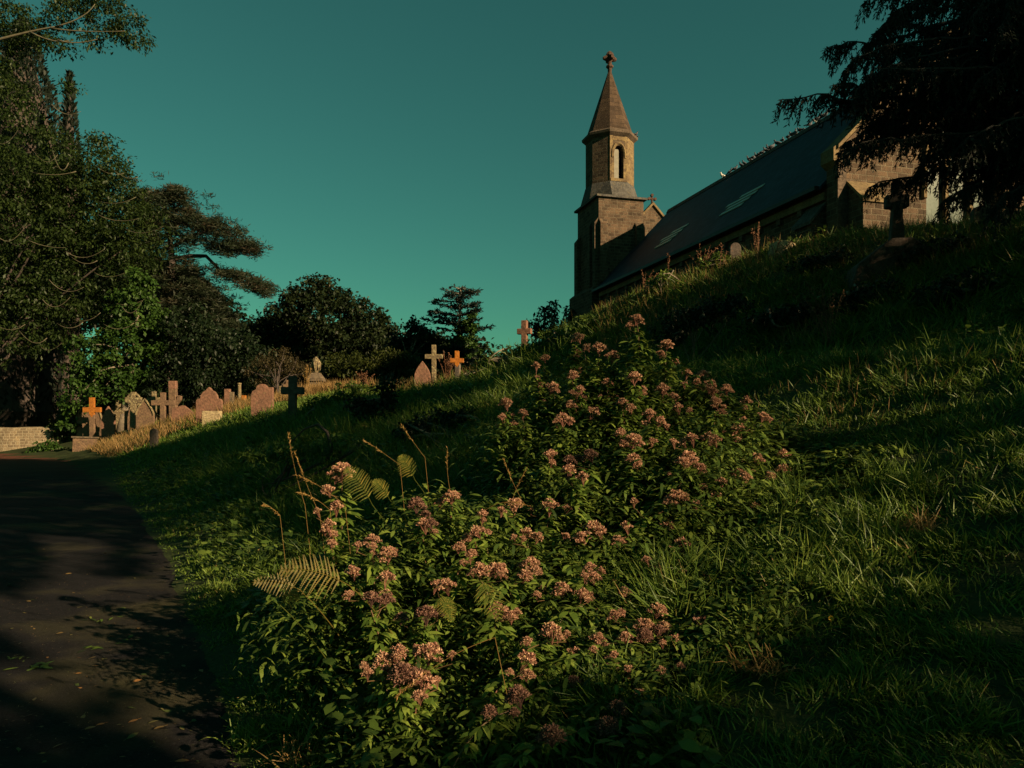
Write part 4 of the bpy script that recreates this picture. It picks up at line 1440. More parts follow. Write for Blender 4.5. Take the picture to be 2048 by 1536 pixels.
tree('elder_bush', 'loose bush between the wall end and the first graves', 'bush', [(125, 850, 16, 38), (118, 880, 20, 22), (132, 880, 10, 20)], 44.5, 'ash_leaf', per_m2=5, clump=.3, leaves=30, size=.13, asp=.6, r0=.05, seed=76, nl=10, zb=0)
# far wood that closes the view behind
rng = np.random.default_rng(81)
mb = MB()
lob = []
for k in range(34):
    px = -260 + k * 36
    top = np.interp(px, [-260, 0, 350, 480, 560, 860, 1000], [300, 420, 560, 690, 660, 700, 715])
    for zq in range(2):
        yy = 66 + rng.uniform(-3, 3)
        c = P(px, top + 30 + zq * 60, yy)
        lob.append((c, (2.8, 2.6, 2.6)))
for k in range(18):
    c = P(-260 + k * 42, 800, 62); lob.append((c, (2.6, 2.2, 3.2)))
lobes_crown(mb, lob, .9, 1.1, 44, .42, rng, asp=.7)
tag(mb.build('distant_wood', M['dark_leaf']), 'dark wood closing the view behind the churchyard trees', 'wood', kind='stuff')


# yew
def yew():
    rng = np.random.default_rng(91)
    Y0 = 12.0
    x = 9.9
    z0 = tz(x, 11.5) - .2
    root = thing('yew_tree', 'black hanging yew boughs across the top right corner', 'tree', (x, 11.5, z0))
    bm_, lm = MB(), MB()
    tube(bm_, [(x, 11.5, z0), (x - .1, 11.4, z0 + 2), (x, 11.6, z0 + 5), (x + .1, 11.5, z0 + 8)], [.5, .42, .3, .1], 10)
    boughs = [([(2230, 240), (1900, 235), (1720, 208), (1562, 196)], 11.0), ([(2230, 190), (1880, 210), (1740, 190), (1640, 153)], 10.8), ([(2230, 40), (1900, 40), (1770, 70), (1655, 62)], 12.2),
              ([(2230, 90), (1960, 110), (1840, 110), (1745, 125)], 11.8), ([(2230, -40), (1950, -30), (1840, 0), (1700, 5)], 12.6), ([(2230, 20), (1950, 40), (1850, 80), (1762, 60)], 11.5),
              ([(2230, 300), (1950, 290), (1820, 262), (1700, 290)], 11.4), ([(2230, 330), (1980, 270), (1800, 290), (1650, 318)], 10.9), ([(2230, 300), (1960, 320), (1850, 360), (1770, 370)], 11.6),
              ([(2230, 350), (2050, 330), (1960, 370), (1880, 392)], 11.0), ([(2230, 380), (2090, 350), (2020, 395), (1985, 405)], 10.7), ([(2230, 240), (1970, 260), (1830, 240), (1735, 225)], 11.9),
              ([(2230, 160), (1980, 150), (1840, 165), (1740, 175)], 11.1), ([(2230, 120), (2060, 90), (1920, 70), (1830, 20)], 12.4), ([(2230, 320), (2060, 305), (1980, 300), (1900, 330)], 12.0),
              ([(2230, 60), (2090, 20), (1980, -10), (1900, -40)], 11.7), ([(2230, 200), (1990, 210), (1850, 190), (1790, 230)], 11.3), ([(2230, 280), (2000, 240), (1890, 290), (1840, 340)], 11.2),
              ([(2230, 250), (2060, 290), (1950, 330), (1840, 330)], 12.2)]
    for k in range(76):
        ex = 1690 + 370 * rng.random() ** .62; ey = rng.uniform(-60, 320 + .1 * (ex - 1700))
        Y_ = rng.uniform(10.2, 13.5)
        boughs.append(([(2250, ey * .6 + 60), ((ex + 2250) / 2, ey - rng.uniform(0, 60)), (ex + 60, ey - 12), (ex, ey + 15)], Y_))
    for pts, Y_ in boughs:
        pp = np.array([tuple(P(a, b, Y_ + (i - 3) * -.15)) for i, (a, b) in enumerate(pts)])
        pp[0] = (x - .1, 11.5, max(z0 + 1.5, pp[0][2]))
        t = np.linspace(0, 3, 22)
        q = np.stack([np.interp(t, range(4), pp[:, i]) for i in range(3)], -1)
        for _ in range(5): q[1:-1] = (q[:-2] + q[1:-1] * 2 + q[2:]) / 4
        wv = np.cumsum(rng.normal(size=(22, 3)) * .022, 0); q = q + wv
        q[:, 2] -= .22 * np.clip(t - 2.3, 0, 1) ** 2
        tube(bm_, q, np.linspace(.045, .006, 22), 5)
        L_tot = np.linalg.norm(np.diff(q, axis=0), axis=1).sum()
        nt_ = int(L_tot * 24)
        for _ in range(nt_):
            u = rng.uniform(.18, 1.0)
            i = u * 21; i0 = min(20, int(i)); c = q[i0] + (q[i0 + 1] - q[i0]) * (i - i0)
            ax = norm(q[i0 + 1] - q[i0])
            sd = norm(np.cross(ax, [0, 0, 1])) * rng.choice([-1, 1])
            Lt = rng.uniform(.16, .46) * (1.15 - u * .45)
            d0 = ax * rng.uniform(.3, .9) + sd * rng.uniform(.1, .9) + np.array([0, 0, -.15])
            d0[2] += rng.uniform(0, .5)
            d0 = norm(d0)
            m_ = 6
            ts = np.linspace(0, 1, m_)[:, None]
            B = c + d0 * Lt * ts * (1 - .35 * ts) + np.array([0, 0, -1]) * Lt * 1.15 * ts ** 1.6
            tube(bm_, B, np.linspace(.006, .002, m_), 3, cap=False)
            nn_ = int(Lt * 95)
            tt = rng.random(nn_)
            qq = np.stack([np.interp(tt, ts[:, 0], B[:, j]) for j in range(3)], -1)
            dn = norm(B[-1] - B[0]) + rng.normal(size=(nn_, 3)) * .55
            blades(lm, qq, dn, rng.uniform(.045, .085, nn_), .021, .15, LEAF3, rng.random(nn_))
    lm.build('crown', M['yew'], root, off=(x, 11.5, z0))
    bm_.build('trunk', M['yew_bark'], root, off=(x, 11.5, z0))


yew()

# ------------------------------------------------------------------ grass
def grass():
    rng = np.random.default_rng(101)
    N = 800000
    r = (1.85 ** .4 + rng.random(N) * (46 ** .4 - 1.85 ** .4)) ** 2.5
    a = rng.uniform(rad(-40), rad(40), N)
    x, y = r * np.sin(a), r * np.cos(a)
    d = edge_d(x, y)
    edge_j = .10 * (vnoise(x * 3, y * 3, 77) - .3)
    ok = (d > edge_j) & (d < 21)
    x, y, d, r = x[ok], y[ok], d[ok], r[ok]
    cl = fbm(x * 1.3, y * 1.3, 33)
    cl2 = vnoise(x * 5, y * 5, 12)
    ok = rng.random(len(x)) < .13 + 1.5 * np.clip(cl2 - .12, 0, 1) * (.45 + .9 * vnoise(x * 11, y * 11, 13))
    x, y, d, r, cl, cl2 = x[ok], y[ok], d[ok], r[ok], cl[ok], cl2[ok]
    z = terrain(x, y)
    n = len(x)
    H = np.interp(d, [0, .4, 1.5, 5, 6.3, 9, 14, 17], [.05, .10, .22, .28, .14, .36, .34, .22]) * (.25 + .9 * cl + .75 * cl2 ** 2) * rng.uniform(.45, 1.5, n)
    W = .0045 + .00075 * r
    H = H * np.clip(.9 + r * .008, .9, 1.3)
    low = np.clip(1 - np.hypot((x - 2.2) / 2.0, (y - 2.6) / 1.6), 0, 1)
    H = H * (1 - .6 * np.clip(low * 2.5, 0, 1))
    mid = np.clip((d - 3.6) * 2, 0, 1) * np.clip((5.9 - d) * 2, 0, 1) * np.clip(x - 1.2, 0, 1) * (y < 10)
    H = H * (1 - .5 * mid)
    H = H * (1 + .7 * np.clip((y - 7) / 3, 0, 1) * np.clip((d - .8) / 1.5, 0, 1) * np.clip(1 - x * .8, 0, 1) * (y < 24))
    # tufts lean together
    la = vnoise(x * 2.2, y * 2.2, 55) * 12.6
    lean = rng.uniform(.1, .9, n)
    dirs = np.stack([np.cos(la) * lean + rng.normal(size=n) * .55, np.sin(la) * lean + rng.normal(size=n) * .55, np.ones(n)], -1)
    base = np.stack([x, y, z - .01], -1)
    dry = np.clip(vnoise(x * .8, y * .8, 91) * 1.4 - .75, 0, 1)
    R = np.clip(rng.random(n) * .62 + cl * .25 + dry * .35 * rng.random(n) + (rng.random(n) < .03) * .4, 0, 1)
    mb = MB()
    blades(mb, base, dirs, H, W, rng.uniform(.1, .55, n), GRASS, R, rng=rng)
    # the bank goes on outside the picture on the right
    m = 60000
    x, y = rng.uniform(.2, 10, m), rng.uniform(-3, 7.5, m)
    an = np.degrees(np.arctan2(x, y)); rr_ = np.hypot(x, y)
    k = (edge_d(x, y) > .05) & ((an > 39.5) | (rr_ < 1.9))
    x, y = x[k], y[k]; m = len(x)
    dr = np.stack([rng.normal(size=m) * .5, rng.normal(size=m) * .5, np.ones(m)], -1)
    blades(mb, np.stack([x, y, terrain(x, y) - .01], -1), dr, rng.uniform(.05, .2, m), .011, rng.uniform(.1, .5, m), GRASS, rng.random(m) * .85, rng=rng)
    tag(mb.build('grass', M['grass']), 'long green grass covering the churchyard bank', 'grass', kind='stuff')
    # tall golden grass among the graves and on the crest
    mb = MB()
    def patch(poly, cnt, hmin, hmax, Yr, wd, seed, rmin=0, rmax=1):
        rg = np.random.default_rng(seed)
        px = rg.uniform(poly[0], poly[1], cnt); py = rg.uniform(*Yr, cnt)
        xx = (px - 1024) / F * py
        dd = edge_d(xx, py)
        k = (dd > .5) & (vnoise(xx * 1.1, py * 1.1, seed) > .25)
        xx, py = xx[k], py[k]; m = len(xx)
        zz = terrain(xx, py)
        dr = np.stack([rg.normal(size=m) * .28, rg.normal(size=m) * .28, np.ones(m)], -1)
        blades(mb, np.stack([xx, py, zz], -1), dr, rg.uniform(hmin, hmax, m), wd, rg.uniform(.05, .4, m), GRASS, rg.uniform(rmin, rmax, m), rng=rg)
    patch((130, 620), 15000, .25, .75, (31, 39), .028, 201)
    patch((600, 760), 12000, .35, .95, (32, 39), .03, 202, .3, 1)
    patch((780, 1080), 5000, .25, .7, (26, 33), .024, 203, 0, .7)
    patch((1190, 1560), 4200, .2, .65, (17, 29), .016, 204, 0, .8)
    patch((1560, 2048), 2200, .2, .6, (13, 19), .012, 205, 0, .5)
    patch((1500, 2048), 700, .1, .25, (6, 9.5), .006, 206, 0, .5)
    tag(mb.build('dry_grass', M['dry_grass']), 'tall golden dry grass among the gravestones and on the crest', 'grass', kind='stuff')


grass()

# ------------------------------------------------------------------ flowering plants
def flower_head_mesh(seed, n_puff, spread, pr=.021):
    rg = np.random.default_rng(seed)
    mb = MB()
    for k in range(n_puff):
        a = k * 2.4; rr = spread * math.sqrt((k + .3) / n_puff)
        c = np.array([rr * math.cos(a), rr * math.sin(a), -.9 * rr * rr / max(spread, .01) + rg.uniform(-.008, .01)])
        tube(mb, bez((0, 0, -.10), (c[0] * .4, c[1] * .4, -.05), c, 4), .0016, 3, R=0, cap=False)
        m_ = 60
        d = randdir(m_, rg); d[:, 2] = np.abs(d[:, 2]) * 1.0 - .12
        d = norm(d)
        base = c + d * pr * .45 * [1, 1, .7]
        blades(mb, base, d + rg.normal(size=(m_, 3)) * .25, pr * rg.uniform(.45, .95, m_), .0065, 0, [.5, 1.0, .7], rg.random(m_), rng=rg)
    return mb


HEADS = []
for i in range(6):
    me = flower_head_mesh(300 + i, [9, 12, 7, 14, 10, 8][i], [.045, .06, .035, .065, .05, .04][i]).data('flower_head')
    me.materials.append(M['flower']); HEADS.append(me)
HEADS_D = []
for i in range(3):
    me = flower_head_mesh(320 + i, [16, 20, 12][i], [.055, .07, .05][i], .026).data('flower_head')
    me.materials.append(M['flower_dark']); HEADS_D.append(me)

PLANTS_A = [(1275, 632, 6.8), (1333, 682, 6.6), (1170, 692, 7.2), (1200, 688, 7.0), (1226, 706, 7), (1090, 712, 7.4), (1072, 728, 7.2), (1152, 670, 7.9), (1145, 745, 6.8), (1160, 775, 6.6), (1270, 748, 6.3), (1375, 742, 6.6), (1402, 744, 6.7), (1422, 765, 6.5), (1455, 772, 6.5), (1492, 798, 6.4), (1430, 800, 5.8), (1527, 828, 6.0), (1300, 822, 5.6), (1322, 838, 5.6), (1382, 872, 5.3), (1420, 868, 5.5), (1472, 852, 5.8), (1496, 862, 5.9), (1375, 908, 5.0), (1402, 932, 5.0), (1490, 948, 5.0), (1565, 934, 5.4), (1568, 902, 5.6), (1660, 966, 5.3), (1572, 988, 5.0), (1270, 872, 5.4), (1240, 862, 5.6), (1138, 935, 5.0), (1265, 912, 5.2), (1010, 800, 6.6), (1047, 822, 6.6), (1355, 985, 4.8), (1425, 992, 4.9), (1252, 1048, 4.6), (1333, 1046, 4.7), (1365, 1082, 4.4), (1525, 1034, 4.8), (1110, 770, 7.0), (1215, 760, 6.8), (1325, 770, 6.4), (1355, 810, 6.2), (1245, 800, 6.2), (1190, 820, 6.3), (1125, 830, 6.2), (1185, 1048, 4.6), (1100, 905, 5.6)]
PLANTS_B = [(1180, 1130, 4.2), (1250, 1180, 3.95), (1360, 1185, 3.95), (1425, 1200, 3.9), (1285, 1310, 3.45), (1345, 1340, 3.35), (1150, 1300, 3.5), (1120, 1170, 4.0), (1055, 1060, 4.5), (1000, 1130, 4.1), (1440, 1290, 3.6), (685, 930, 4.9), (672, 1008, 4.5), (742, 1072, 4.2), (775, 1098, 4.2), (845, 1042, 4.5), (965, 1024, 4.5), (950, 1056, 4.4), (920, 1088, 4.2), (705, 1138, 4.0), (775, 1148, 3.9), (890, 1163, 3.8), (960, 1130, 4.0), (1165, 1182, 3.9), (1290, 1242, 3.6), (1200, 1272, 3.5), (800, 1300, 3.3), (765, 1312, 3.3), (845, 1350, 3.2), (1060, 1312, 3.3), (1400, 1300, 3.4), (1330, 1252, 3.6), (860, 1292, 3.3), (995, 1212, 3.7), (1100, 1252, 3.5), (1320, 1212, 3.7), (1030, 1002, 4.9), (1100, 1002, 4.9), (1060, 1120, 4.2), (905, 985, 4.8), (1350, 1275, 3.5), (655, 1045, 4.3)]
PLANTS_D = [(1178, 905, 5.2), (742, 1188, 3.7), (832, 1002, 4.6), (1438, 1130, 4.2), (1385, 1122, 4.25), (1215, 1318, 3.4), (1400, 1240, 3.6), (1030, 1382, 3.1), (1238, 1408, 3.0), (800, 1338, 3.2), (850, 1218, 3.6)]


def agrimony(px, py, Y, i, dark=False, zone='A'):
    rg = np.random.default_rng(1000 + i)
    tip = np.array(tuple(P(px, py, Y)))
    # root uphill of the tip so that the stem is long enough and leans over the bank
    bx, by = tip[0] + rg.normal() * .06, tip[1] + rg.normal() * .06
    for _ in range(40):
        if tip[2] - tz(bx, by) > (.62 if zone == 'A' else .34): break
        bx -= .05; by -= .022
        if edge_d(np.array([bx]), np.array([by]))[0] < .1: break
    if tip[2] - tz(bx, by) < .3:
        bx, by = tip[0] + .18, tip[1] + .25
    bz = tz(bx, by)
    h = max(.25, tip[2] - bz)
    root = thing('hemp_agrimony', None, 'flowering plant', (bx, by, bz))
    base = np.array([bx, by, bz])
    st = bez(base, (base + tip) / 2 + np.array([rg.normal() * .05, rg.normal() * .05, .12]), tip - [0, 0, .08], 12)
    sm, lm = MB(), MB()
    tube(sm, st, np.linspace(.0055, .0028, 12), 5, R=rg.random())
    seglen = np.linalg.norm(st[-1] - st[0])
    nn = max(5, int(seglen / .045))
    for k in range(nn):
        t = (k + 1.2) / (nn + 1)
        if t > 1: break
        c = np.array([np.interp(t, np.linspace(0, 1, 12), st[:, j]) for j in range(3)])
        a0 = k * 1.57 + rg.uniform(-.3, .3)
        sz = (.7 + .3 * min(1, max(0, (Y - 3.2) / 2))) * (.125 if t < .75 else .115 * (1 - (t - .75) * 2.2)) * rg.uniform(.8, 1.25)
        m_ = 6 if t < .9 else 4
        for s_ in range(2):
            aa = a0 + s_ * math.pi + rg.uniform(-.75, .75, m_)
            d = np.stack([np.cos(aa), np.sin(aa), rg.uniform(.05, .6, m_)], -1)
            sd = np.stack([-np.sin(aa), np.cos(aa), rg.normal(size=m_) * .35], -1)
            blades(lm, np.repeat([c], m_, 0), d, sz * rg.uniform(.7, 1.2, m_), sz * .30, rg.uniform(.25, .8, m_), LEAF, rg.random(m_) * .8 + .1, side=sd)
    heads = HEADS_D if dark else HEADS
    spots = [(tip, 1.0)]
    ns = int(rg.integers(1, 4)) if not dark else 2
    for k in range(ns):
        t = rg.uniform(.68, .92)
        c = np.array([np.interp(t, np.linspace(0, 1, 12), st[:, j]) for j in range(3)])
        a = rg.uniform(0, 6.28)
        e_ = c + np.array([math.cos(a) * rg.uniform(.06, .13), math.sin(a) * rg.uniform(.06, .13), rg.uniform(.06, .14)])
        if e_[2] > tip[2] - .02: e_[2] = tip[2] - .03
        tube(sm, bez(c, (c + e_) / 2 + [0, 0, -.02], e_ - [0, 0, .07 * .7], 5), .002, 4, R=.5)
        spots.append((e_, rg.uniform(.45, .8)))
    sm.build('stem', M['agri_stem'], root, off=base)
    lm.build('foliage', M['agri_leaf'], root, off=base)
    for k, (p, s_) in enumerate(spots):
        o = bpy.data.objects.new('flower_head', heads[int(rg.integers(0, len(heads)))])
        COL.objects.link(o); o.parent = root
        o.location = p - base
        o.rotation_euler = (rg.normal() * .25, rg.normal() * .25, rg.uniform(0, 6.28))
        s2 = s_ * rg.uniform(.75, 1.1) * (.82 if Y < 4.6 else 1.05)
        o.scale = (s2, s2, s2)
    return root


special = {
    (1275, 632): 'tallest pink flowered hemp agrimony, standing above the rest against the dark slope',
    (1333, 682): 'second tallest hemp agrimony stem, just right of the tallest one',
    (1660, 966): 'hemp agrimony reaching furthest to the right over the mown grass',
    (1010, 800): 'single hemp agrimony standing apart at the left of the big clump',
    (1527, 828): 'deep pink hemp agrimony at the right shoulder of the clump',
    (685, 930): 'uppermost pink hemp agrimony of the lower left clump beside the fern',
    (672, 1008): 'hemp agrimony with round pink puffs at the left edge below the seed heads',
    (742, 1188): 'hemp agrimony with the largest full pink head, low beside the path',
    (1178, 905): 'hemp agrimony with one tall brownish pink cone of florets in mid clump',
    (1238, 1408): 'faded mauve hemp agrimony lowest in the shade near the bottom',
    (1438, 1130): 'faded mauve hemp agrimony head drooping at the lower right of the clump'}
idx = 0
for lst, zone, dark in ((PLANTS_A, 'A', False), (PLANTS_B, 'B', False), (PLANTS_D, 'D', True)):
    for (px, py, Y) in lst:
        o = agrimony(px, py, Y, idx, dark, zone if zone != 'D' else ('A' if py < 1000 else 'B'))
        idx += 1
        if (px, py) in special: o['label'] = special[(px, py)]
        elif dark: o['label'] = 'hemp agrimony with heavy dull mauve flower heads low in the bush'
        elif zone == 'A':
            if px < 1240: o['label'] = 'pink flowered hemp agrimony in the upper left part of the tall clump'
            elif py < 860: o['label'] = 'pink flowered hemp agrimony in the upper right part of the tall clump'
            else: o['label'] = 'pink flowered hemp agrimony in the lower front of the tall clump'
        else:
            if px < 900: o['label'] = 'dusty pink hemp agrimony in the low clump beside the path'
            else: o['label'] = 'dusty pink hemp agrimony in the shaded bottom middle of the bush'
        o['group'] = 'hemp agrimony plants in the bush on the bank'


# leafy undergrowth that fills the bush
LEAFY = [(1180, 1180, 4.0), (1250, 1210, 3.85), (1330, 1220, 3.8), (1400, 1230, 3.8), (1440, 1270, 3.65), (1300, 1290, 3.5), (1200, 1280, 3.55), (1360, 1320, 3.45), (1130, 1220, 3.75), (1080, 1130, 4.15), (1020, 1090, 4.35), (1060, 1050, 4.6), (960, 980, 4.85), (1000, 960, 5.1), (1130, 1080, 4.5), (930, 1060, 4.5), (1240, 1150, 4.2), (880, 1000, 4.7), (820, 1060, 4.4), (760, 1050, 4.45), (700, 1060, 4.4), (650, 1090, 4.25), (640, 1150, 4.0), (600, 1130, 4.1), (1275, 690, 6.8), (1210, 730, 6.95), (1170, 740, 7.1), (1100, 760, 7.3), (1090, 800, 7.0), (1150, 820, 6.4), (1200, 840, 6.2), (1260, 830, 6.1), (1300, 790, 6.3), (1380, 790, 6.4), (1400, 830, 6.0), (1350, 870, 5.7), (1440, 880, 5.7), (1180, 920, 5.6), (1260, 930, 5.4), (1320, 920, 5.4), (1400, 960, 5.1), (1460, 940, 5.4), (1120, 880, 6.1), (1040, 860, 6.5), (1075, 880, 6.2), (1530, 940, 5.6), (1600, 960, 5.5), (1640, 1000, 5.3), (1600, 1000, 5.2), (1645, 1050, 5.0), (1560, 1070, 4.8), (1500, 1110, 4.5), (1600, 1140, 4.6), (1450, 1180, 4.2), (1520, 1200, 4.2), (1300, 960, 5.3), (1205, 960, 5.3), (1130, 1000, 5.2), (1250, 985, 5.0), (1420, 1050, 4.7), (1300, 1110, 4.5), (1200, 1120, 4.4), (1110, 860, 6.2), (1160, 880, 5.9), (1060, 800, 6.9), (1330, 860, 5.8), (1080, 930, 5.6), (1350, 930, 5.2), (1230, 900, 5.6), (1290, 700, 6.9), (1240, 780, 6.6), (1180, 760, 6.9), (1340, 740, 6.7), (1440, 830, 6.1), (1520, 900, 5.8), (1540, 990, 5.2), (1480, 1000, 5.0), (900, 960, 4.9), (860, 930, 5.1), (830, 960, 4.9), (760, 990, 4.7), (1000, 1040, 4.6), (940, 1010, 4.7), (1380, 1160, 4.2), (1300, 1200, 4.0)]


def undergrowth():
    rg = np.random.default_rng(401)
    mb = MB()
    C = []
    for lst, fill in ((PLANTS_A, 700), (PLANTS_B, 300), (PLANTS_D, 160), (LEAFY, 520)):
        for (px, py, Y) in lst:
            tip = P(px, py, Y)
            n = fill
            ax = tip.x + rg.normal(size=n) * .16 + .03; ay = tip.y + rg.normal(size=n) * .17 + .05
            g = terrain(ax, ay)
            top = np.maximum(g + .1, g + (tip.z - g) * (.6 if lst is PLANTS_B or lst is PLANTS_D else .9) * (1 - .5 * np.hypot(ax - tip.x, ay - tip.y)))
            z = g + (top - g) * rg.random(n) ** .7
            C.append(np.stack([ax, ay, z], -1))
    C = np.concatenate(C)
    ok = edge_d(C[:, 0], C[:, 1]) > .02
    C = C[ok]; n = len(C)
    a = rg.uniform(0, 6.283, n)
    d = np.stack([np.cos(a), np.sin(a), rg.uniform(-.1, .7, n)], -1)
    sd = np.stack([-np.sin(a), np.cos(a), rg.normal(size=n) * .35], -1)
    L = rg.uniform(.05, .12, n) * (.5 + .5 * np.clip((C[:, 1] - 2) / 3.5, 0, 1))
    blades(mb, C, d, L, L * .26, rg.uniform(.2, .9, n), LEAF, rg.random(n), side=sd)
    # low broad leaves over the bank
    m = 30000
    r = (math.sqrt(2.2) + rg.random(m) * (math.sqrt(24) - math.sqrt(2.2))) ** 2
    an = rg.uniform(rad(-30), rad(38), m)
    x, y = r * np.sin(an), r * np.cos(an)
    dd = edge_d(x, y)
    k = (dd > .3) & (vnoise(x * 1.6, y * 1.6, 65) > .45) & ~((dd > 3.4) & (dd < 7) & (x > 1.2) & (y < 11)) & ~((np.hypot(x - 2.2, y - 2.6) < 1.5))
    x, y = x[k], y[k]; m = len(x)
    z = terrain(x, y) + rg.random(m) * (.12 + .35 * np.clip(vnoise(x * 1.1, y * 1.1, 66) * 2 - .9, 0, 1))
    a = rg.uniform(0, 6.283, m)
    d = np.stack([np.cos(a), np.sin(a), rg.uniform(0, .9, m)], -1)
    sd = np.stack([-np.sin(a), np.cos(a), rg.normal(size=m) * .3], -1)
    L = rg.uniform(.04, .09, m) * (1 + np.hypot(x, y) * .05)
    blades(mb, np.stack([x, y, z], -1), d, L, L * .55, rg.uniform(.1, .6, m), LEAF, rg.random(m) * .8, side=sd)
    tag(mb.build('undergrowth', M['undergrowth']), 'leafy green undergrowth filling the bush and the bank', 'undergrowth', kind='stuff')


undergrowth()


# ------------------------------------------------------------------ bracken
def frond(px0, py0, px1, py1, Y, m, label, seed, width=.13, dY=0.0, group='bracken fronds in the bush'):
    rg = np.random.default_rng(seed)
    a, b = np.array(tuple(P(px0, py0, Y + dY))), np.array(tuple(P(px1, py1, Y)))
    L = np.linalg.norm(b - a)
    width = min(width, L * .33)
    B = bez(a, (a + b) / 2 + [0, 0, .18 * L], b, 24)
    gx, gy = a[0] + .34, a[1] + .2
    foot = np.array([gx, gy, tz(gx, gy)])
    root = thing('bracken_frond', label, 'fern', tuple(a), 0, group)
    mb = MB(); tube(mb, np.concatenate([bez(foot, (foot + a) / 2 + [0, 0, .1], a, 8)[:-1], B]), np.linspace(.0022, .0008, 31), 4, R=.6)
    mb.build('stalk', M[m], root, off=a)
    mb = MB()
    ax = norm(b - a)
    view = norm(-(a + b) / 2 + np.array([0, 0, EYE + .4]))
    sd = norm(np.cross(ax, view) * 1.0 + np.array([0, 0, .15]))
    npn = max(12, int(L / .021))
    for k in range(npn):
        t = .16 + .83 * k / npn
        c = np.array([np.interp(t, np.linspace(0, 1, 24), B[:, j]) for j in range(3)])
        ln = width * math.sin(min(1, (1 - t) * 1.35 + .05) * math.pi / 2) * min(1, (t - .05) * 5)
        for s_ in (-1, 1):
            d = norm(sd * s_ + ax * .45 + rg.normal(size=3) * .05)
            np_ = 12
            tt = np.linspace(.08, .96, np_)
            base = c + d * (ln * tt)[:, None] - np.array([0, 0, 1]) * (ln * .18 * tt ** 2)[:, None]
            # narrow pinna blade plus small pinnules
            blades(mb, [c], [d], ln, .005, .18, [1, .8, .1], rg.random(), side=[ax])
            pl = .0075 * (1 - tt * .75)
            for q in (-1, 1):
                dd = norm(ax * q + d * .5)
                blades(mb, base, np.repeat([dd], np_, 0), pl, .005, .1, [.7, 1, .2], rg.random(np_), side=np.repeat([d], np_, 0))
    mb.build('pinnae', M[m], root, off=a)


FR = [((700, 1172), (555, 1140), 3.55, 'fern_gold', 'golden bracken frond pointing left over the path edge', .125),
      ((600, 1180), (503, 1165), 3.6, 'fern_gold', 'small yellow bracken tip left of the golden frond', .06),
      ((745, 1010), (690, 935), 4.8, 'fern', 'broad green bracken frond beside the uppermost pink head of the low clump', .16),
      ((780, 1000), (745, 960), 4.9, 'fern', 'short green frond right of the broad one', .10),
      ((830, 960), (798, 910), 5.1, 'fern', 'upright pale frond in the top of the low clump', .08),
      ((880, 1190), (905, 1245), 3.6, 'fern', 'drooping bracken frond in the dark centre of the bush', .08),
      ((960, 1160), (1000, 1245), 3.6, 'fern', 'hanging green frond right of the dark centre', .08),
      ((560, 1210), (600, 1190), 3.4, 'fern', 'dark frond under the golden one', .09)]
for i, ((a, b), (c, d), Y, m, lb, wd) in enumerate(FR):
    frond(a, b, c, d, Y, m, lb, 500 + i, wd, dY=.12)


# ------------------------------------------------------------------ seed-head grasses
def seed_grass(px0, py0, px1, py1, Y, label, seed, bend=.1, hl=.16):
    rg = np.random.default_rng(seed)
    b = np.array(tuple(P(px1, py1, Y)))
    a = np.array(tuple(P(px0, py0, Y + .05)))
    L = np.linalg.norm(b - a)
    B = bez(a, (a + b) / 2 + np.array([-.02, 0, bend]), b, 20)
    root = thing('seed_grass', label, 'grass stalk', tuple(a), 0, 'tall seeding grass stalks')
    gx, gy = a[0] + .08, a[1] + .1
    foot = np.array([gx, gy, tz(gx, gy)])
    mb = MB(); tube(mb, np.concatenate([bez(foot, (foot + a) / 2, a, 6)[:-1], B]), np.linspace(.0013, .0006, 25), 4, R=.3)
    mb.build('stalk', M['oat'], root, off=a)
    mb = MB()
    n = 60
    t = 1 - (hl / L) * rg.random(n)
    q = np.stack([np.interp(t, np.linspace(0, 1, 20), B[:, j]) for j in range(3)], -1)
    ax = norm(B[-1] - B[-5])
    d = ax + rg.normal(size=(n, 3)) * .38
    blades(mb, q, d, rg.uniform(.010, .026, n), .0035, .1, LEAF3, rg.random(n))
    mb.build('seed_head', M['oat'], root, off=a)


SG = [((610, 1010), (577, 868), 4.4, 'tall golden seed head highest at the left of the bush', .0),
      ((640, 1030), (590, 905), 4.4, 'thin stalk beside the highest golden seed head', .02),
      ((690, 1010), (592, 950), 4.4, 'arching seed head drooping left below the highest one', .05),
      ((660, 1020), (596, 985), 4.3, 'lowest arching seed head at the left of the bush', .05),
      ((800, 930), (728, 880), 5.0, 'slim seed head leaning left above the ferns', .02),
      ((850, 915), (803, 850), 5.3, 'seed head standing free against the dark bank', .02),
      ((560, 1030), (528, 1008), 4.3, 'small curled seed head out over the verge', .03),
      ((1050, 1010), (1008, 920), 5.0, 'green stalk crossing the gap between both clumps', .0),
      ((1025, 1000), (1055, 935), 5.0, 'stalk leaning right in the gap between both clumps', .0),
      ((960, 1030), (1058, 1012), 4.6, 'long arching stalk over the gap between both clumps', .10),
      ((990, 1275), (795, 1392), 3.1, 'long bent straw stalk crossing the dark lower centre', .05),
      ((900, 980), (895, 895), 5.0, 'upright stalk in the top of the low clump', .0)]
for i, ((a, b), (c, d), Y, lb, be) in enumerate(SG):
    seed_grass(a, b, c, d, Y, lb, 600 + i, be)


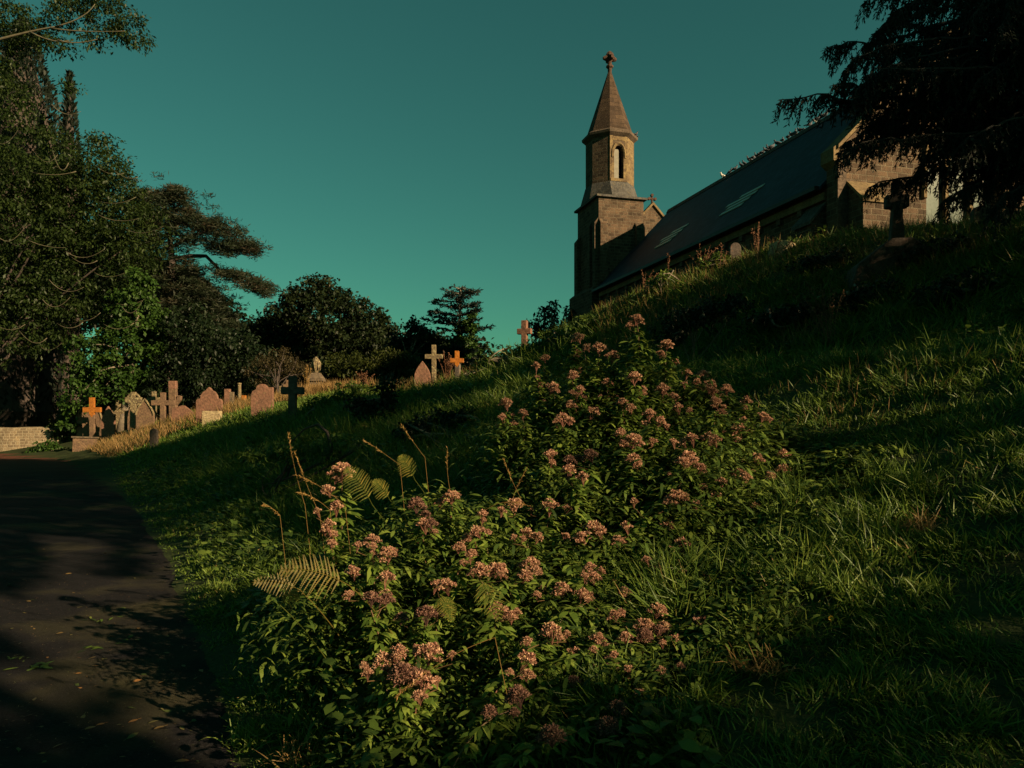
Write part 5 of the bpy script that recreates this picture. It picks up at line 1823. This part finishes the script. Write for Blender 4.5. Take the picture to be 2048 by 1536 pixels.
# tall weed stalks on the crest and rusty dock stems
def weed(px, top, Y, label, m, seed, n=5, name='dock_plant', sway=.12):
    rg = np.random.default_rng(seed)
    loc, h, k = place(px, top, Y)
    mb = MB()
    for j in range(n):
        e_ = np.array([rg.normal() * sway * h, rg.normal() * .1, h * rg.uniform(.65, 1.0)])
        B = bez((rg.normal() * .04, 0, -.05), e_ * [.3, .3, .6], e_, 7)
        tube(mb, B, np.linspace(.0003 * Y + .004, .002 + .0001 * Y, 7), 4, R=rg.random())
        q = rg.uniform(.45, 1, 26)
        c = np.stack([np.interp(q, np.linspace(0, 1, 7), B[:, i]) for i in range(3)], -1)
        blades(mb, c, randdir(26, rg) + [0, 0, .8], .04 + .001 * Y, .012 + .0006 * Y, .1, LEAF3, rg.random(26))
    o = mb.build(name, M[m]); o.location = loc
    tag(o, label, 'weed', 'dead weed stalks')


weed(893, 700, 27.2, 'cluster of rust red dock stems between the two crosses below the cedar', 'dead_stem', 701, 12, sway=.14)
weed(1515, 440, 19, 'pair of tall dead stalks on the crest before the church wall', 'dead_stem', 702, 4, sway=.1)
weed(1404, 488, 21, 'dead brown weeds on the crest left of the tall pair of stalks', 'dead_stem', 703, 7, sway=.25)
weed(1335, 500, 22, 'two thin upright stalks before the eaves near the tower', 'dead_stem', 704, 2, sway=.05)
weed(1290, 535, 23, 'reddish stalks on the crest nearest the tower', 'dead_stem', 705, 6, sway=.25)
weed(1625, 455, 18, 'thin stalk standing in front of the side buttress', 'dead_stem', 706, 2, sway=.1)
weed(1440, 480, 20, 'slender leaning stalk in the middle of the crest', 'dead_stem', 707, 2, sway=.2)
weed(1552, 460, 18.5, 'leaning stalks just above the pale slab on the crest', 'dead_stem', 708, 3, sway=.25)
weed(1660, 560, 12.5, 'bare pale twigs standing in the dark slope', 'dead_stem', 709, 12, sway=.35)
weed(730, 742, 31, 'rusty dead stems behind the dark bramble', 'dead_stem', 710, 14, sway=.2)
weed(615, 728, 36, 'thin pale stalks beside the urn monument', 'oat', 711, 5, sway=.1)


# ------------------------------------------------------------------ small things on path and bank
leaf_me = []
for i in range(4):
    rg = np.random.default_rng(800 + i)
    mb = MB()
    blades(mb, [(0, 0, .004)], [(1, 0, .12)], .06, .026, .15, [.1, .8, 1, .7, .05], [i / 3.0], side=[(0, 1, .2)])
    blades(mb, [(-.02, 0, .004)], [(1, 0, .1)], .02, .003, 0, [1, 1], [i / 3.0], side=[(0, 1, 0)])
    me = mb.data('fallen_leaf'); me.materials.append(M['leaf_litter']); leaf_me.append(me)
rg = np.random.default_rng(808)
for i in range(90):
    py = rg.uniform(1080, 1530); px = rg.uniform(5, np.interp(py, [1060, 1220, 1536], [300, 370, 470]))
    Y = EYE * F / (py - HZ)
    x = (px - 1024) / F * Y
    o = bpy.data.objects.new('fallen_leaf', leaf_me[int(rg.integers(0, 4))]); COL.objects.link(o)
    o.location = (x, Y, .008)
    o.rotation_euler = (rg.normal() * .15, rg.normal() * .15, rg.uniform(0, 6.28))
    s_ = rg.uniform(.4, 1.1); o.scale = (s_,) * 3
    tag(o, 'small dry leaf lying on the dark path', 'leaf', 'fallen leaves on the path')
for px, py, s_, lb in ((75, 1335, 1.6, 'largest green leaf spray lying on the left of the path'), (192, 1295, 1.1, 'pale green leaf sprig in the middle of the path'), (203, 1242, 1.0, 'bright green sprig on the path nearest the bush shadow'), (45, 1317, .7, 'crescent shaped yellow leaf on the left of the path')):
    Y = EYE * F / (py - HZ); x = (px - 1024) / F * Y
    mb = MB(); rg = np.random.default_rng(int(px))
    n = 9
    a = rg.uniform(0, 6.28, n)
    blades(mb, rg.normal(size=(n, 3)) * [.05, .04, 0] * s_ + [0, 0, .006], np.stack([np.cos(a), np.sin(a), rg.uniform(0, .3, n)], -1), .06 * s_, .02 * s_, .1, LEAF, rg.random(n) * .9, side=np.stack([-np.sin(a), np.cos(a), a * 0], -1))
    o = mb.build('leaf_sprig', M['grass']); o.location = (x, Y, .006)
    tag(o, lb, 'leaf')
# crumbs and specks of litter
mb = MB(); rg = np.random.default_rng(809); n = 1500
y = rg.uniform(3, 14, n); x = (rg.uniform(-20, 480, n) - 1024) / F * y
ok = edge_d(x, y) < -.02; x, y = x[ok], y[ok]; n = len(x)
a = rg.uniform(0, 6.28, n)
blades(mb, np.stack([x, y, np.full(n, .009)], -1), np.stack([np.cos(a), np.sin(a), a * 0 + .1], -1), rg.uniform(.008, .03, n), .004, 0, LEAF3, rg.random(n), side=np.stack([-np.sin(a), np.cos(a), a * 0], -1))
tag(mb.build('path_litter', M['leaf_litter']), 'fine specks of leaf litter scattered on the path', 'litter', kind='stuff')
# tufts at the verge
for i, (px, py, m, lb) in enumerate(((505, 1490, 'grass', 'bright green tuft of grass at the bottom left verge'), (610, 1525, 'dry_grass', 'straw coloured dead tuft at the bottom edge'), (1525, 1345, 'dry_grass', 'withered straw tuft at the lower right of the bush'), (1840, 1065, 'dry_grass', 'reddish dry tuft on the right of the bank'), (1845, 1190, 'grass', 'long combed tuft of sunlit grass on the right bank'), (1720, 1010, 'grass', 'upright tuft right of the bush'), (430, 1185, 'grass', 'sunlit tuft on the verge beside the path'))):
    Y = hitY(px, py) or 4
    x = (px - 1024) / F * Y
    rg = np.random.default_rng(850 + i); n = 160
    d = np.stack([rg.normal(size=n) * .6, rg.normal(size=n) * .6, np.ones(n)], -1)
    mb = MB()
    blades(mb, rg.normal(size=(n, 3)) * [.06, .06, 0], d, rg.uniform(.06, .2, n), .006, rg.uniform(.1, .7, n), GRASS4, np.clip(rg.random(n) * .5 + .4, 0, .92))
    o = mb.build('grass_tuft', M[m]); o.location = (x, Y, tz(x, Y))
    tag(o, lb, 'grass tuft')
for px, py, lb in ((1380, 1386, 'tiny yellow flower low in the front of the bush'), (1661, 1236, 'tiny orange flower in the sunlit grass on the right')):
    Y = (hitY(px, py) or 4) - .05
    p = P(px, py, Y)
    n = 10; a = np.arange(n) / n * 6.283
    mb = MB()
    blades(mb, np.zeros((n, 3)), np.stack([np.cos(a), -np.ones(n) * .5, np.sin(a)], -1), .014, .008, 0, [.5, 1, .6], .5, side=np.stack([-np.sin(a), a * 0, np.cos(a)], -1))
    tube(mb, [(0, 0, 0), (0, .03, -.1)], .0015, 4)
    o = mb.build('yellow_flower', M['yellow_petal']); o.location = p
    tag(o, lb, 'flower')


# ------------------------------------------------------------------ unseen trees beside and behind the camera, their crowns shaped to cast the shade
def inpoly(px, py, poly):
    r = np.zeros(len(px), bool)
    n = len(poly)
    for i in range(n):
        x1, y1 = poly[i]; x2, y2 = poly[(i + 1) % n]
        c = ((y1 > py) != (y2 > py)) & (px < (x2 - x1) * (py - y1) / (y2 - y1 + 1e-9) + x1)
        r ^= c
    return r


LIT_GROUND = [
    [(0, 700), (620, 690), (740, 740), (700, 812), (560, 832), (420, 862), (290, 898), (180, 928), (60, 936), (0, 932)],
    [(730, 700), (1060, 640), (1015, 740), (940, 805), (850, 875), (790, 850), (720, 790)],
    [(0, 1058), (190, 1064), (330, 1090), (470, 1085), (490, 1170), (380, 1230), (430, 1400), (480, 1536), (0, 1536)],
    [(480, 1450), (700, 1490), (700, 1536), (480, 1536)],
    [(1480, 812), (1700, 770), (2048, 742), (2048, 800), (1700, 848), (1520, 870)],
    [(1450, 980), (1620, 980), (1760, 1040), (2048, 1080), (2048, 1240), (1760, 1230), (1600, 1300), (1450, 1400), (1250, 1400), (1200, 1100)],
    [(1190, 580), (1480, 460), (1600, 455), (1600, 500), (1420, 540), (1290, 610), (1200, 650)],
]

def shade_trees():
    rg = np.random.default_rng(901)
    C0 = 13.0
    EX, EY = -KY, KX     # horizontal axis across the sun direction
    cell = .11
    U0, W0 = -6.0, 0.0
    nu, nw = 560, 300
    shade = np.zeros((nu, nw), bool); lit = np.zeros((nu, nw), bool); half = np.zeros((nu, nw), bool); force = np.zeros((nu, nw), bool)

    def proj(x, y, z):
        k = x * KX + y * KY
        return x * EX + y * EY, z + (C0 - k) * TE

    def mark(arr, x, y, z, grow=0):
        u, w_ = proj(x, y, z)
        i = ((u - U0) / cell).astype(int); j = ((w_ - W0) / cell).astype(int)
        ok = (i >= 1) & (i < nu - 1) & (j >= 1) & (j < nw - 1)
        i, j = i[ok], j[ok]
        for a in range(-grow, grow + 1):
            for b in range(-grow, grow + 1):
                arr[np.clip(i + a, 0, nu - 1), np.clip(j + b, 0, nw - 1)] = True

    # sample ground points seen by the photograph
    gy = np.concatenate([np.arange(2.0, 12, .09), np.arange(12, 46, .22)])
    pxs_ = np.arange(-60, 2150, 9.0)
    PX, GY = np.meshgrid(pxs_, gy, indexing='ij')
    X = (PX - 1024) / F * GY; Z = terrain(X, GY)
    PY = HZ - (Z - EYE) / GY * F
    runmin = np.minimum.accumulate(PY, axis=1)
    vis = PY <= runmin + 3
    px, py, x, y, z = PX[vis], PY[vis], X[vis], GY[vis], Z[vis]
    isl = np.zeros(len(px), bool)
    for p in LIT_GROUND: isl |= inpoly(px, py, p)
    inside = (py < 1600)
    onp = isl & (edge_d(x, y) < 0) & (y < 22)
    mark(half, x[onp], y[onp], z[onp], 1)
    tipz = isl & inpoly(px, py, LIT_GROUND[5])
    for dz in (0, .15): mark(half, x[tipz], y[tipz], z[tipz] + dz, 1)
    isl_all = isl.copy(); isl = isl & ~onp & ~tipz
    for dz in (0, .12): mark(lit, x[isl], y[isl], z[isl] + dz, 0)
    far_ = isl & (y > 22) & (px < 1100)
    for dz in (.4, .8, 1.3, 1.8, 2.3): mark(lit, x[far_], y[far_], z[far_] + dz, 1)
    xx_ = np.linspace(-42, -25, 120)
    for z_ in (0, .3, .6, .9, 1.2, 1.5): mark(lit, xx_, xx_ * 0 + 43.0, xx_ * 0 + z_, 2)
    for dz in (0, .2, .4): mark(shade, x[~isl_all & inside], y[~isl_all & inside], z[~isl_all & inside] + dz, 2)
    for lst in (PLANTS_A, PLANTS_B, LEAFY):
        for (a, b, yy) in lst:
            if b > 1260: continue
            t_ = P(a, b, yy); g = tz(t_.x, t_.y)
            zz = np.linspace(max(t_.z - (.62 if yy > 5.4 else .42), g + .2), t_.z + .05, 12)
            jx, jy = rg.normal(size=12) * .10, rg.normal(size=12) * .10
            mark(lit, t_.x + jx, t_.y + jy, zz, 1 if lst is PLANTS_B else 0)
    for px_, yy_ in ((845, 26.6), (868, 26.8), (914, 26.5), (632, 38.0), (1049, 26.5)):
        for py_ in np.linspace(640 if px_ == 1049 else 690, 765 if px_ != 1049 else 700, 9):
            t_ = P(px_, py_, yy_)
            mark(lit, t_.x + np.linspace(-.6, .6, 7), np.full(7, t_.y), np.full(7, t_.z), 1)
    for e_ in FR + [(q_[0], q_[1], q_[2]) for q_ in SG]:
        for t in np.linspace(0, 1, 7):
            t_ = P(e_[0][0] * (1 - t) + e_[1][0] * t, e_[0][1] * (1 - t) + e_[1][1] * t, e_[2])
            mark(lit, np.array([t_.x]), np.array([t_.y]), np.array([t_.z]), 1)
    # church, graves and the trees behind are in the sun
    n = 5000
    sL = rg.uniform(LE, LW, n); sz = rg.uniform(7, 13.4, n)
    q = [church_pt(a, GS, b) for a, b in zip(sL[:3000], sz[:3000])]
    mark(lit, np.array([v.x for v in q]), np.array([v.y for v in q]), np.array([v.z for v in q]), 1)
    q = [church_pt(a, TS0, b) for a, b in zip(rg.uniform(TL0, TL1, 900), rg.uniform(11.2, 22, 900))]
    mark(lit, np.array([v.x for v in q]), np.array([v.y for v in q]), np.array([v.z for v in q]), 2)
    q = [church_pt(a, TS0, b) for a, b in zip(rg.uniform(TL0 + .9, TL1, 500), rg.uniform(8.5, 10.7, 500))]
    mark(shade, np.array([v.x for v in q]), np.array([v.y for v in q]), np.array([v.z for v in q]), 2)
    a = rg.uniform(0, 900, n); b = rg.uniform(0, 800, n)
    yy = np.full(n, 38.0)
    mark(lit, (a - 1024) / F * yy, yy, EYE + (HZ - b) / F * yy, 2)
    # the yew stands in shade
    a = rg.uniform(1600, 2420, 30000); b = rg.uniform(-120, 420, 30000); yy = rg.uniform(9.8, 13.8, 30000)
    mark(shade, (a - 1024) / F * yy, yy, EYE + (HZ - b) / F * yy, 2)
    k = (a > 1800) & (b > 190) & (b < 330) & (yy > 10.4) & (yy < 11.6)
    mark(force, (a[k] - 1024) / F * yy[k], yy[k], EYE + (HZ - b[k]) / F * yy[k])
    q = [P(1793 + rg.normal() * 40, rg.uniform(370, 470), 14.4) for _ in range(900)]
    mark(shade, np.array([v.x for v in q]), np.array([v.y for v in q]), np.array([v.z for v in q]), 1)
    m = (shade & ~lit & ~(half & ~shade)) | force
    ii, jj = np.nonzero(m)
    keep = rg.random(len(ii)) < .97
    ii, jj = np.repeat(ii[keep], 5), np.repeat(jj[keep], 5)
    # thin, gappy foliage added to dim the sun on path and right bank
    hi, hj = np.nonzero(half & ~shade & ~lit)
    dens = fbm(hi * .16, hj * .22, 17)
    kk = rg.random(len(hi)) < np.clip(.30 + (dens - .5) * 1.6, .05, .75)
    ii, jj = np.concatenate([ii, hi[kk]]), np.concatenate([jj, hj[kk]])
    per = 1
    u = U0 + (np.repeat(ii, per) + rg.random(len(ii) * per)) * cell
    w_ = W0 + (np.repeat(jj, per) + rg.random(len(jj) * per)) * cell
    dep = rg.uniform(-2.5, 2.5, len(u))
    x = KX * (C0 + dep) + EX * u
    y = KY * (C0 + dep) + EY * u
    z = w_ + dep * TE
    g = terrain(x, y, False)
    ok = z > g + .1
    x, y, z, u = x[ok], y[ok], z[ok], u[ok]
    # six trees share the foliage
    cuts = np.array([-7, 3.0, 7.5, 12, 17, 23, 30, 60])
    for k in range(len(cuts) - 1):
        s_ = (u >= cuts[k]) & (u < cuts[k + 1])
        if s_.sum() < 30: continue
        cx_, cy_ = float(x[s_].mean()), float(y[s_].mean())
        gz = tz(cx_, cy_)
        root = thing('shade_tree', 'unseen leafy tree up the hill behind the viewpoint, crown shaped to shade the bank', 'tree', (cx_, cy_, gz), 0, 'trees shading the bank from the right')
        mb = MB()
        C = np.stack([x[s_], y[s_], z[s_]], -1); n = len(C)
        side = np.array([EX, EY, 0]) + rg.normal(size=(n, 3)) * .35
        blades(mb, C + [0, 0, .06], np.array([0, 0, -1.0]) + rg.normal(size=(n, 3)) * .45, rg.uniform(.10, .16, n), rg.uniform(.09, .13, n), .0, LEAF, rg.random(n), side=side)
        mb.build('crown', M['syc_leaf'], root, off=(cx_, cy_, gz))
        mb = MB()
        zt = float(np.percentile(z[s_], 75))
        limbs(mb, (cx_, cy_, gz - .3), (cx_, cy_, max(gz + 1, zt)), C, rg, .09, 10, .012)
        mb.build('trunk', M['bark'], root, off=(cx_, cy_, gz), smooth=True)


shade_trees()
rng = np.random.default_rng(990)
for (cx_, cy_, zc, rr) in ((15.5, 4.5, 14.0, 3.0), (20.0, 2.5, 16.5, 3.2), (18.5, -2.5, 17.5, 3.2)):  # unseen tall crowns added to block sky light over the slope
    gz = tz(cx_, cy_)
    root = thing('occluder_tree', 'unseen tall tree added on the hill right of the yew to darken the slope', 'tree', (cx_, cy_, gz), 0, 'unseen tall trees added beyond the right edge')
    mb = MB()
    tips = lobes_crown(mb, [((cx_, cy_, zc), (rr, rr, 1.7)), ((cx_ + 1, cy_ + 1, zc + 2.2), (rr * .7, rr * .7, 1.6))], 1.6, .7, 26, .3, rng, asp=.8)
    mb.build('crown', M['syc_leaf'], root, off=(cx_, cy_, gz))
    mb = MB(); limbs(mb, (cx_, cy_, gz - .3), (cx_, cy_, zc + 2), tips, rng, .28, 12, .03)
    mb.build('trunk', M['bark'], root, off=(cx_, cy_, gz), smooth=True)
